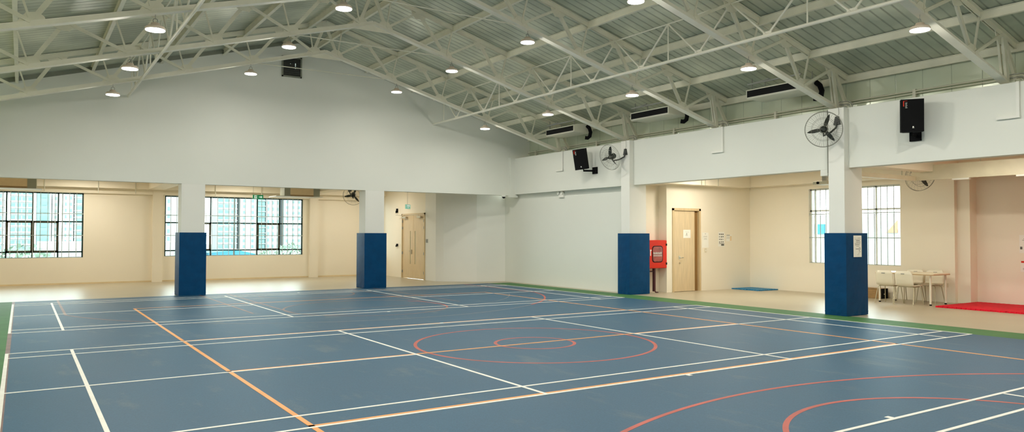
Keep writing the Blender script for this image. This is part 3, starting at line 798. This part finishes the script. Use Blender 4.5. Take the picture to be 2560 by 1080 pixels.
back_ac(8.35, 'ceiling hung air conditioner above the right end of the wide far window')
# thin drop conduits
i = 0
for x, l in ((.75, 'thin vertical pipe above the left far window'), (2.25, 'thin vertical pipe right of the left far window'), (3.35, 'thin vertical pipe left of the leftmost pillar'), (5.9, 'thin vertical pipe right of the leftmost pillar'), (7.5, 'thin vertical pipe beside the green exit sign'), (9.3, 'thin vertical pipe right of the far air conditioner')):
    o = MB().tube([(x, 21.72, 3.5), (x, 21.72, 3.0)], .012, 6).build('drop_pipe', M['pipe']); tag(o, l, 'pipe', 'thin drop pipes')
# exit signs
ex = empty('exit_sign', (6.93, 20.0, 2.925))
MB().box(-.175, .175, -.02, .02, -.07, .07).build('sign_panel', M['greensign'], ex)
g = MB(); g.box(.02, .10, -.023, -.02, -.012, .012); g.prism([(.09, -.04), (.15, 0), (.09, .04)], 'y', -.023, -.02)
g.build('arrow', M['signwhite'], ex)
g = MB(); g.box(-.13, -.04, -.0225, -.02, -.055, .055); g.build('doorway_mark', M['signwhite'], ex)
g = MB(); g.bar((-.085, -.024, .0), (-.07, -.024, .03), .003, .018, up=(0, 0, 1)); g.box(-.075, -.06, -.025, -.0225, .03, .045); g.bar((-.085, -.024, 0), (-.11, -.024, -.03), .003, .01); g.bar((-.085, -.024, 0), (-.06, -.024, -.035), .003, .01); g.bar((-.07, -.024, .02), (-.05, -.024, .0), .003, .008)
g.build('running_figure', M['greensign'], ex)
MB().tube([(-.16, 0, .07), (-.16, 0, .575)], .004, 6).tube([(.16, 0, .07), (.16, 0, .575)], .004, 6).build('hanger', M['dim'], ex)
tag(ex, 'green exit sign with running figure and arrow hanging before the wide far window', 'exit sign', 'exit signs')
ex = empty('exit_sign', (11.9, 18.6, 2.66), (0, 0, .5))
MB().box(-.12, .12, -.03, .03, -.08, .08).build('sign_panel', M['tealsign'], ex)
MB().box(-.09, .09, -.033, -.03, .01, .06).box(-.05, .0, -.033, -.03, -.05, -.01).build('sign_marks', M['signwhite'], ex)
MB().tube([(-.02, 0, .08), (-.02, 0, .84)], .005, 6).build('hanger', M['dim'], ex)
tag(ex, 'pale green exit sign hanging above the double door', 'exit sign', 'exit signs')
for (y, z, h_, l, nm, cat) in ((20.62, 2.58, .16, 'small dark alarm strobe high left of the double door', 'alarm_strobe', 'alarm'), (20.60, 1.24, .10, 'small dark call point left of the double door', 'call_point', 'call point')):
    o = MB().box(12.37, 12.42, y - .05, y + .05, z - h_ / 2, z + h_ / 2).box(12.35, 12.37, y - .03, y + .05, z - h_ / 2 - .02, z).build(nm, M['dark'], None, bevel=.008); tag(o, l, cat)
sw = empty('light_switch', (12.42, 18.08, 1.42))
MB().box(-.012, 0, -.07, .07, -.07, .07).build('plate', M['dim'], sw); MB().box(-.018, -.012, -.04, -.005, -.04, .04).box(-.018, -.012, .005, .04, -.04, .04).build('rocker', M['pipedark'], sw)
tag(sw, 'grey switch plate right of the double door', 'switch')

# ------------------------------------------------------------------ right room fittings
cb = empty('hose_cabinet', (15.23, 9.30, .70))
MB().box(-.385, .385, 0, .30, 0, .80).build('cabinet_body', M['red'], cb, bevel=.008)
d = MB().box(-.33, .385, -.03, -.003, .01, .79).build('cabinet_door', M['red'], cb, bevel=.006)
MB().box(-.385, -.332, -.004, 0, .0, .80).build('side_panel', M['maroon'], cb)
def rr(x0, x1, z0, z1, r, n=6):
    P = []
    for cx, cz, a in ((x1 - r, z1 - r, 0), (x0 + r, z1 - r, PI / 2), (x0 + r, z0 + r, PI), (x1 - r, z0 + r, 1.5 * PI)):
        for k in range(n + 1):
            t = a + PI / 2 * k / n; P.append((cx + r * math.cos(t), cz + r * math.sin(t)))
    return P
MB().prism(rr(-.185, .225, .17, .64, .09), 'y', -.038, -.03).build('window_rim', M['dark'], d)
MB().prism(rr(-.165, .205, .19, .62, .08), 'y', -.042, -.038).build('door_window', M['glossred'], d)
tx = MB()
random.seed(3)
x = -.15
while x < .17:
    w = .018 + random.random() * .014; h_ = .05 + random.random() * .02
    tx.box(x, x + w, -.045, -.042, .40, .40 + .012); tx.box(x, x + .007, -.045, -.042, .40, .40 + h_); tx.box(x + w - .007, x + w, -.045, -.042, .40, .40 + h_ * .9); tx.box(x, x + w, -.045, -.042, .40 + h_ * .6, .40 + h_ * .6 + .012)
    x += w + .008
x = -.15
while x < .17:
    w = .012 + random.random() * .014
    tx.box(x, x + w, -.045, -.042, .345, .355); tx.box(x, x + .006, -.045, -.042, .345, .38); tx.box(x, x + w, -.045, -.042, .37, .38)
    x += w + .006
tx.build('lettering', M['paper'], d)
MB().box(-.275, -.25, -.05, -.03, .36, .50).box(-.275, -.22, -.045, -.03, .50, .53).build('cabinet_handle', M['paper'], d)
MB().box(.345, .395, -.035, -.02, .64, .70).box(.345, .395, -.035, -.02, .10, .16).build('hinge', M['dark'], d)
MB().tube([(0.03, .12, 0), (0.03, .12, -.66)], .045, 14).tube([(0.03, .12, -.09), (-.40, .12, -.09)], .016, 8).tube([(0.03, .12, -.62), (.08, .10, -.685), (.16, .10, -.69)], .02, 8).build('standpipe', M['maroon'], cb)
tag(cb, 'red fire hose cabinet with a rounded window and white lettering', 'fire cabinet')

def sheet(name, x0, x1, z0, z1, label, marks, y=9.3, cat='notice', m=M['paper'], off=0):
    root = empty(name, ((x0 + x1) / 2, y - off, (z0 + z1) / 2))
    w = (x1 - x0) / 2; h_ = (z1 - z0) / 2
    MB().box(-w, w, -.004, -.0005, -h_, h_).build('sheet', m, root)
    if marks:
        g = MB()
        for (a, b, c, d_) in marks: g.box(a * w, b * w, -.0055, -.004, c * h_, d_ * h_)
        g.build('print', M['ink'], root)
    tag(root, label, cat); return root
ph = random.Random(5)
sheet('notice', 16.33, 16.63, 1.56, 1.80, 'white landscape notice on the right room door', [(-.5, -.35, .5, .56), (-.2, .1, .5, .54), (-.4, .2, -.45, -.38), (-.25, .1, -.2, -.1), (-.2, .0, .0, .06), (-.15, .05, .1, .2), (.3, .5, .4, .45)], y=9.32)
sheet('notice', 17.10, 17.37, 1.27, 1.72, 'white portrait notice just right of the wooden door', [(-.08, .08, .8, .88), (-.6, .6, .5, .52), (-.6, .5, .42, .44), (-.4, .4, .2, .22), (-.5, .5, .1, .12)])
mk = []
for r in range(4):
    for c in range(3):
        x = -.75 + c * .55; z = .78 - r * .36
        mk.append((x, x + .2 + ph.random() * .2, z - .12 - ph.random() * .06, z))
mk += [(-.8, .9, -.62, -.55), (-.1, .85, -.88, -.66)]
sheet('photo_board', 17.80, 18.07, 1.30, 1.74, 'white sheet with rows of small dark pictures on the door wall', mk, cat='poster')
pc = sheet('brochure_holder', 18.15, 18.40, 1.46, 1.66, 'small beige landscape sign at the right end of the notices', [(-.9, .3, .75, .9), (-.9, .2, .4, .43), (-.9, .2, .2, .23), (-.9, .2, 0, .03), (-.9, .2, -.2, -.17)], cat='sign')
pc.name = 'wall_sign'
MB().box(.04, .115, -.007, -.004, -.09, .06).build('brown_panel', M['acwarm'], pc)
sw = empty('light_switch', (17.24, 9.3, 1.19)); MB().box(-.04, .04, -.012, 0, -.06, .06).build('plate', M['socket'], sw); MB().box(-.015, .015, -.018, -.012, -.025, .025).build('rocker', M['paper'], sw)
tag(sw, 'cream switch below the portrait notice by the wooden door', 'switch')
pp = sheet('notice', 14.36, 14.64, 1.20, 1.64, 'crumpled white sheet with grey print taped to the nearest blue pad', [(ph.uniform(-.7, .3), ph.uniform(.3, .8), z, z + ph.uniform(.02, .06)) for z in [-.8 + .13 * k for k in range(13)]], y=2.74, off=.014)

# posters on the near right wall (x face)
def xsheet(x, y0, y1, z0, z1, label, parts):
    root = empty('poster', (x, (y0 + y1) / 2, (z0 + z1) / 2)); w = (y1 - y0) / 2; h_ = (z1 - z0) / 2
    MB().box(-.004, -.0005, -w, w, -h_, h_).build('sheet', M['paper'], root)
    for nm, m_, l in parts:
        g = MB()
        for a, b, c, d_ in l: g.box(-.006, -.004, a * w, b * w, c * h_, d_ * h_)
        g.build(nm, m_, root)
    tag(root, label, 'poster', 'wall posters')
xsheet(19.7, 1.30, 1.92, 1.24, 1.66, 'pale poster with an orange picture cut by the right edge of the view', [('print', M['ink'], [(.3, .7, .55, .62), (.1, .8, .4, .44), (.8, .95, -.6, -.3)]), ('orange_picture', M['orange_line'], [(.05, .5, -.9, -.45), (.15, .35, -.45, -.1)])])
xsheet(19.7, 1.42, 1.90, .80, 1.06, 'small notice with a dark red heading at the right edge of the view', [('heading', M['red'], [(-.95, .95, .62, .95)]), ('print', M['ink'], [(-.3, .5, -.1, .4), (-.8, .8, -.4, -.34), (-.8, .8, -.6, -.54)])])

# mats (interlocking tiles with a notched edge)
def foam(name, x0, x1, y0, y1, m, label, th=.035):
    P = []; t = .05; a = .02
    def edge(p, q, nrm):
        L_ = math.hypot(q[0] - p[0], q[1] - p[1]); n = int(L_ / t)
        for k in range(n):
            for u, o in ((k / n, a if k % 2 else 0), ((k + 1) / n, a if k % 2 else 0)):
                P.append((p[0] + (q[0] - p[0]) * u - nrm[0] * o, p[1] + (q[1] - p[1]) * u - nrm[1] * o))
    edge((x0, y0), (x1, y0), (0, -1)); edge((x1, y0), (x1, y1), (1, 0)); edge((x1, y1), (x0, y1), (0, 1)); edge((x0, y1), (x0, y0), (-1, 0))
    o = MB().prism(P, 'z', 0.001, th).build(name, m); tag(o, label, 'mat'); return o
foam('foam_mat', 17.70, 19.66, -1.2, 2.83, M['redmat'], 'red interlocking foam mat along the right wall')
foam('foam_mat', 18.35, 19.22, 8.25, 9.27, M['bluemat'], 'blue interlocking foam mat in the far corner of the right room', .03)

# table
tb = empty('table', (18.35, 3.72, 0))
MB().prism(rr(-.40, .40, -.72, .72, .06), 'z', .725, .745).build('table_top', M['tabletop'], tb)
MB().prism(rr(-.402, .402, -.722, .722, .06), 'z', .705, .726).build('edge_band', M['tableedge'], tb)
for x in (-.34, .34):
    for y in (-.62, .62):
        l = MB().tube([(x, y, .03), (x, y, .705)], .024, 12).build('leg', M['shell'], tb)
        MB().tube([(x, y, .0), (x, y, .03)], .026, 12).build('foot', M['dark'], l)
tag(tb, 'small pale rectangular table with white legs and black feet', 'table')
# chairs
def make_chair():
    root = empty('plastic_chair')   # faces +x
    # curved shell seat + back as a swept sheet
    prof = [(.21, .435), (.19, .45), (.05, .44), (-.12, .435), (-.185, .46), (-.215, .52), (-.235, .62), (-.25, .72), (-.262, .80)]
    n = 10; v = []; f_ = []
    for off in (0, -.012):
        for i, (x, z) in enumerate(prof):
            w = .22 if i < 5 else (.215 if i < 8 else .17)
            if i == 0: w = .19
            for k in range(n + 1):
                u = -1 + 2 * k / n
                dx = (.035 * u * u if i > 4 else 0); dz = (.02 * u * u if i <= 4 else 0)
                v.append((x + dx + (off if i > 4 else 0), u * w, z + dz + (off if i <= 4 else 0)))
    m_ = len(prof); q = (n + 1)
    for i in range(m_ - 1):
        for k in range(n):
            a = i * q + k; b = a + m_ * q
            if i == 6 and k in (4, 5): pass
            f_.append((a, a + 1, a + q + 1, a + q)); f_.append((b, b + q, b + q + 1, b + 1))
    e = m_ * q
    for i in range(m_ - 1):
        a = i * q; f_.append((a, a + q, a + q + e, a + e)); a = i * q + n; f_.append((a, a + e, a + q + e, a + q))
    for k in range(n):
        f_.append((k, k + e, k + 1 + e, k + 1)); a = (m_ - 1) * q + k; f_.append((a, a + 1, a + 1 + e, a + e))
    MB().add(v, f_, 0, True).build('seat_shell', M['shell'], root)
    MB().box(-.272, -.225, -.04, .04, .725, .745).build('hand_grip', M['dim'], root)
    fr = MB().tube([(.15, -.17, .425), (.15, .17, .425)], .009, 8).tube([(-.12, -.17, .425), (-.12, .17, .425)], .009, 8).tube([(.15, -.17, .425), (-.12, -.17, .425)], .009, 8).tube([(.15, .17, .425), (-.12, .17, .425)], .009, 8)
    fr.build('seat_frame', M['tube'], root)
    for x, xx in ((.15, .22), (-.12, -.24)):
        for s in (-1, 1):
            MB().tube([(x, s * .17, .425), (x + (xx - x) * .15, s * .20, .40), (xx, s * .23, 0)], .0095, 8).build('leg', M['tube'], root)
    return root
ch0 = make_chair()
for i, (x, y, a, l) in enumerate(((17.88, 4.02, 0, 'white plastic chair nearest the blue pad, its back to the court'), (17.86, 3.53, 0, 'white plastic chair at the table front, second from the blue pad'), (18.82, 4.02, PI, 'white plastic chair on the window side of the table, nearest the crate'), (18.80, 3.52, PI, 'white plastic chair on the window side of the table, at the right end'))):
    o = ch0 if i == 0 else copy_tree(ch0); o.location = (x, y, 0); o.rotation_euler = (0, 0, a)
    tag(o, l, 'chair', 'white chairs around the table')
cr = empty('wooden_crate', (18.98, 5.25, 0))
MB().box(-.16, .16, -.42, .45, 0, .25).build('box_body', M['crate'], cr, bevel=.008)
MB().box(-.165, .165, -.46, -.42, 0, .26).build('end_panel', M['dark'], cr); MB().box(-.03, .03, -.465, -.46, .10, .13).build('latch', M['chrome'], cr)
MB().box(-.17, .17, -.46, .46, .25, .262).build('lid', M['crate'], cr)
tag(cr, 'brown wooden crate with a black end on the floor below the window', 'crate')
so = empty('wall_socket', (19.25, 3.42, .42)); MB().box(-.01, 0, -.11, .11, -.05, .05).build('plate', M['socket'], so)
MB().box(-.013, -.01, -.06, -.03, -.015, .015).box(-.013, -.01, .03, .06, -.015, .015).build('outlet', M['dim'], so)
tag(so, 'cream double socket low on the wall right of the table', 'socket')
# ceiling services right room
sv = empty('cable_tray', (17.75, 0, 2.93))
MB().box(-.05, .05, -2.5, 3.35, 0, .34).build('tray', M['socket'], sv)
for k, y in enumerate((-1.5, -.4, .7, 1.85, 2.9)): MB().box(-.008, .008, y - .008, y + .008, .10, .57).build('hanger', M['pipe'], sv)
tag(sv, 'cream trunking hung along the right room ceiling', 'trunking')
sv = empty('cable_tray', (16.3, 3.30, 2.93)); MB().box(-1.45, 1.4, -.05, .05, 0, .10).build('tray', M['socket'], sv)
MB().box(-1.0, -.98, -.01, .01, .1, .57).box(.9, .92, -.01, .01, .1, .57).build('hanger', M['pipe'], sv)
tag(sv, 'cream trunking crossing behind the nearest pillar', 'trunking')
i = 0
for y, l in ((2.25, 'small white light batten under the trunking near the pale fan'), (.95, 'small white light batten under the trunking at the right edge')):
    o = MB().box(17.70, 17.80, y - .18, y + .18, 2.895, 2.93).build('light_batten', M['paper']); tag(o, l, 'light batten', 'light battens')
pj = empty('projector', (16.2, 4.6, 2.93))
MB().box(-.05, .05, -.05, .05, .0, .57).build('ceiling_post', M['dim'], pj); MB().box(-.2, .2, -.2, .2, -.08, .0).build('body', M['socket'], pj, bevel=.01); MB().tube([(-.2, .05, -.04), (-.23, .05, -.04)], .03, 12).build('projector_lens', M['dark'], pj)
tag(pj, 'small ceiling hung unit partly hidden left of the nearest pillar', 'ceiling unit')
for k, (x, l) in enumerate(((16.7, 'first thin pipe on the beam above the wooden door'), (16.85, 'second thin pipe on the beam above the wooden door'), (17.4, 'thin pipe on the beam above the notices'), (18.9, 'thin pipe on the beam near the room corner'))):
    o = MB().tube([(x, 8.93, 3.5), (x, 8.93, 3.1)], .012, 6).build('drop_pipe', M['pipe']); tag(o, l, 'pipe', 'thin drop pipes')

# ------------------------------------------------------------------ outside
def bmat(n, c): return mat(n, c, .8, var=.03, scale=.1)
BW = bmat('tower_white', (.34, .37, .37)); BG = bmat('tower_glass', (.13, .20, .205)); BT = bmat('tower_teal', (.15, .25, .245)); BR = bmat('pale_roof', (.27, .28, .28)); BB = bmat('blue_roof', (.03, .17, .24)); TR = bmat('tree_green', (.14, .20, .15)); GR = bmat('outside_ground', (.33, .34, .33)); OR = bmat('orange_panel', (.30, .17, .10))
gr = MB().box(-360, 460, 22.7, 620, -6.2, -6).box(20.4, 460, -220, 22.7, -6.2, -6).box(-360, -5.4, -220, 22.7, -6.2, -6).build('street_ground', GR); gr['kind'] = 'structure'; gr['label'] = 'pale ground outside the windows'
def tower(x0, x1, h, nf, nc, label, wall=None, gl=.6, y=400, hf=.5, slabs=True):
    w = x1 - x0
    root = empty('tower_block', (x0, y, -6))
    MB().box(0, w, 0, 14, 0, h).build('wall', wall or BW, root)
    g = MB(); fh = h / nf; cw_ = w / nc
    for i in range(nf):
        for j in range(nc):
            g.box(j * cw_ + cw_ * (1 - gl) / 2, j * cw_ + cw_ * (1 + gl) / 2, -.2, .1, i * fh + fh * .22, i * fh + fh * (.22 + hf))
    g.build('windows', BG, root)
    if slabs:
        b = MB()
        for i in range(nf): b.box(-.2, w + .2, -.7, 0, i * fh - .2, i * fh + .15)
        b.build('balcony_slabs', BR, root)
    tag(root, label, 'building', 'distant tower blocks')
tower(-14, -6.5, 60, 18, 2, 'pale tower block at the extreme left edge of the far left window', gl=.5)
tower(-4.3, 4.4, 70, 25, 4, 'tower block with dense window rows in the leftmost pane', gl=.75)
tower(5.9, 11.0, 27, 8, 1, 'low teal building in the middle of the far left window', wall=BT, gl=.5, slabs=False)
tower(6.2, 8.9, 60, 20, 1, 'slim tower rising behind the low teal building', y=430, gl=.7)
tower(11.9, 14.6, 80, 28, 1, 'slim pale tower with one column of small windows', gl=.35, slabs=False)
tower(16.2, 20.4, 64, 22, 2, 'pale tower right of the slim one in the far left window', gl=.3, slabs=False)
tower(20.8, 24.6, 62, 20, 1, 'teal striped tower at the right side of the far left window', gl=.7, wall=BW)
tower(58.5, 76, 30, 8, 3, 'pale low block left of the leftmost pillar', gl=.2, slabs=False)
tower(84.5, 94.2, 78, 26, 3, 'tower block with many balconies right of the leftmost pillar', gl=.7)
tower(95.8, 104.4, 72, 24, 2, 'pale tower block left of the green exit sign', gl=.25, slabs=False)
tower(105, 108.6, 74, 26, 1, 'slim teal tower behind the green exit sign', wall=BT, gl=.7)
tower(109.2, 116.6, 66, 20, 3, 'pale tower block right of the green exit sign', gl=.35, slabs=False)
tower(118.8, 132, 60, 20, 4, 'tower block at the right end of the wide far window', gl=.35, slabs=False)
ls = MB().box(1.5, 15, 72, 85, -6, .9).build('low_warehouse', BR); tag(ls, 'long pale low roof outside the far left window', 'building')
ls = MB().prism([(16.2, -6), (21.4, -6), (21.4, -.5), (19, .05), (16.2, -.25)], 'y', 75, 83).build('blue_shed', BB); tag(ls, 'blue roof low outside the wide far window', 'building')
def tree(x, y, z, r, l):
    v = empty('garden_tree', (x, y, -6)); rd = random.Random(x)
    MB().tube([(0, 0, 0), (.1, 0, z + 6 - r * .4)], [.25, .12], 8).build('trunk', TRK, v)
    m_ = MB()
    for k in range(420):
        a = rd.uniform(0, 2 * PI); b = rd.uniform(-.9, 1); q = r * rd.uniform(.45, 1) ** .5; s_ = rd.uniform(.12, .28) * r * .35
        c = Vector((q * math.cos(a) * math.sqrt(1 - b * b), q * math.sin(a) * math.sqrt(1 - b * b), q * b * .8 + z + 6))
        d1 = Vector((rd.uniform(-1, 1), rd.uniform(-1, 1), rd.uniform(-1, 1))).normalized(); d2 = d1.orthogonal()
        m_.add([c - d1 * s_, c + d2 * s_, c + d1 * s_, c - d2 * s_], [(0, 1, 2, 3)])
    m_.build('foliage', TR, v); tag(v, l, 'tree', 'trees outside')
TRK = bmat('trunk_brown', (.16, .13, .10))
tree(.3, 46, -.3, 1.7, 'pale green tree outside the leftmost pane of the far left window')
tree(-4.2, 46, .1, 1.6, 'pale green tree at the left edge outside the far left window')
tree(24.6, 75, -.4, 1.6, 'pale tree outside the right end of the wide window')
tree(20.6, 69, -.7, 1.2, 'pale round tree outside the open sash of the wide window')
tree(12.6, 72 - 6, -.6, 1.3, 'pale tree seen beside the leftmost pillar')
hs = empty('white_house', (45, 13, -6)); MB().box(0, 14, -16, 16, 0, 9.0).build('wall', BW, hs); MB().box(-.1, 0, 11.1, 12.1, 7.75, 8.4).build('blue_window', BB, hs)
MB().box(-.2, 0, -16, 16, 4.8, 5.1).build('ledge', BR, hs); tag(hs, 'white building with a blue window outside the right room', 'building')
hs = empty('orange_kiosk', (42, 17.75, -6)); MB().box(0, 2, -.5, .5, 0, 8).build('wall', BW, hs); MB().prism([(-.3, 7.8), (.35, 7.8), (-.3, 8.5)], 'x', -.1, 0).build('orange_panel', OR, hs)
tag(hs, 'pale hut with an orange gable at the right side of the right room window', 'building')

# ------------------------------------------------------------------ world, daylight, added room lights
w = bpy.data.worlds.new('World'); S.world = w; w.use_nodes = True
nt = w.node_tree; bg = nt.nodes['Background']
bg.inputs[0].default_value = (.90, 1.0, 1.0, 1); bg.inputs[1].default_value = 7.5
def portal(loc, rot, sx, sy):
    l = bpy.data.lights.new('window_portal', 'AREA'); l.shape = 'RECTANGLE'; l.size = sx; l.size_y = sy; l.cycles.is_portal = True
    o = bpy.data.objects.new('window_portal', l); o.location = loc; o.rotation_euler = rot; COL.objects.link(o)
portal((-.24, YW + .2, 1.93), (-PI / 2, 0, 0), 4.22, 2.13)
portal((6.77, YW + .2, 1.93), (-PI / 2, 0, 0), 4.87, 2.13)
for a, b in ((-4.5, .5), (4.0, 9.0), (10.2, 14.2)): portal((-5.21, (a + b) / 2, 1.93), (0, -PI / 2, 0), 2.13, b - a)
portal((XW + .22, 5.85, 1.92), (0, PI / 2, 0), 2.13, 2.7)
def room_light(x, y, z, sx, sy, e, label, col=(1, .93, .80)):  # lights added out of view to brighten the side rooms
    root = empty('added_room_light', (x, y, z))
    MB().box(-sx / 2, sx / 2, -sy / 2, sy / 2, 0, .05).build('housing', M['paper'], root)
    MB().box(-sx / 2 + .01, sx / 2 - .01, -sy / 2 + .01, sy / 2 - .01, -.012, 0).build('diffuser', M['lens'], root)
    l = bpy.data.lights.new('added_area_light', 'AREA'); l.shape = 'RECTANGLE'; l.size = sx; l.size_y = sy; l.energy = e; l.color = col
    o = bpy.data.objects.new('added_area_light', l); o.location = (0, 0, -.02); o.parent = root; COL.objects.link(o)
    tag(root, label, 'ceiling light', 'added side room lights')
EB, ER = 53, 36
for k, (x, y) in enumerate(((-2.8, 20.6), (1.8, 20.6), (6.6, 20.6), (10.6, 20.2))):
    room_light(x, y, 3.45, 1.2, .15, EB * (.8 if k == 3 else 1), 'added unseen light on the back room ceiling, ' + ['far left', 'left of the leftmost pillar', 'between the pillars', 'right of the second pillar'][k])
for k, (x, y) in enumerate(((-3, 9.0), (-3, 0.0))):
    room_light(x, y, 3.45, .15, 1.2, 45, 'added light on the left side room ceiling outside the frame, ' + ['far one', 'near one'][k])
for k, (x, y) in enumerate(((16.3, 7.7), (16.6, 4.9), (16.4, 1.0), (16.4, -3.5))):
    room_light(x, y, 3.45, .15, 1.2, ER * [1.8, .45, 1.3, 1][k], 'added unseen light on the right room ceiling, ' + ['near the wooden door', 'behind the nearest pillar', 'right of the nearest pillar', 'beyond the right edge'][k])

# ------------------------------------------------------------------ camera
fpx, yaw, pit, rol = 1872.357, .579616, .025459, .001805
cam = bpy.data.cameras.new('camera'); co = bpy.data.objects.new('camera', cam); COL.objects.link(co)
F = Vector((math.sin(yaw) * math.cos(pit), math.cos(yaw) * math.cos(pit), math.sin(pit)))
r = Vector((math.cos(yaw), -math.sin(yaw), 0)); u = r.cross(F)
r2 = r * math.cos(rol) + u * math.sin(rol); u2 = -r * math.sin(rol) + u * math.cos(rol)
m = Matrix((r2, u2, -F)).transposed().to_4x4(); m.translation = Vector((.162812, -6.246978, 1.636247)); co.matrix_world = m
cam.sensor_width = 36; cam.lens = fpx / 2560 * 36; cam.clip_start = .05; cam.clip_end = 1200
S.camera = co
S.view_settings.view_transform = 'Standard'; S.view_settings.look = 'None'; S.view_settings.gamma = 1; S.view_settings.use_curve_mapping = False
S.view_settings.exposure = 0
S.cycles.max_bounces = 10; S.cycles.diffuse_bounces = 6
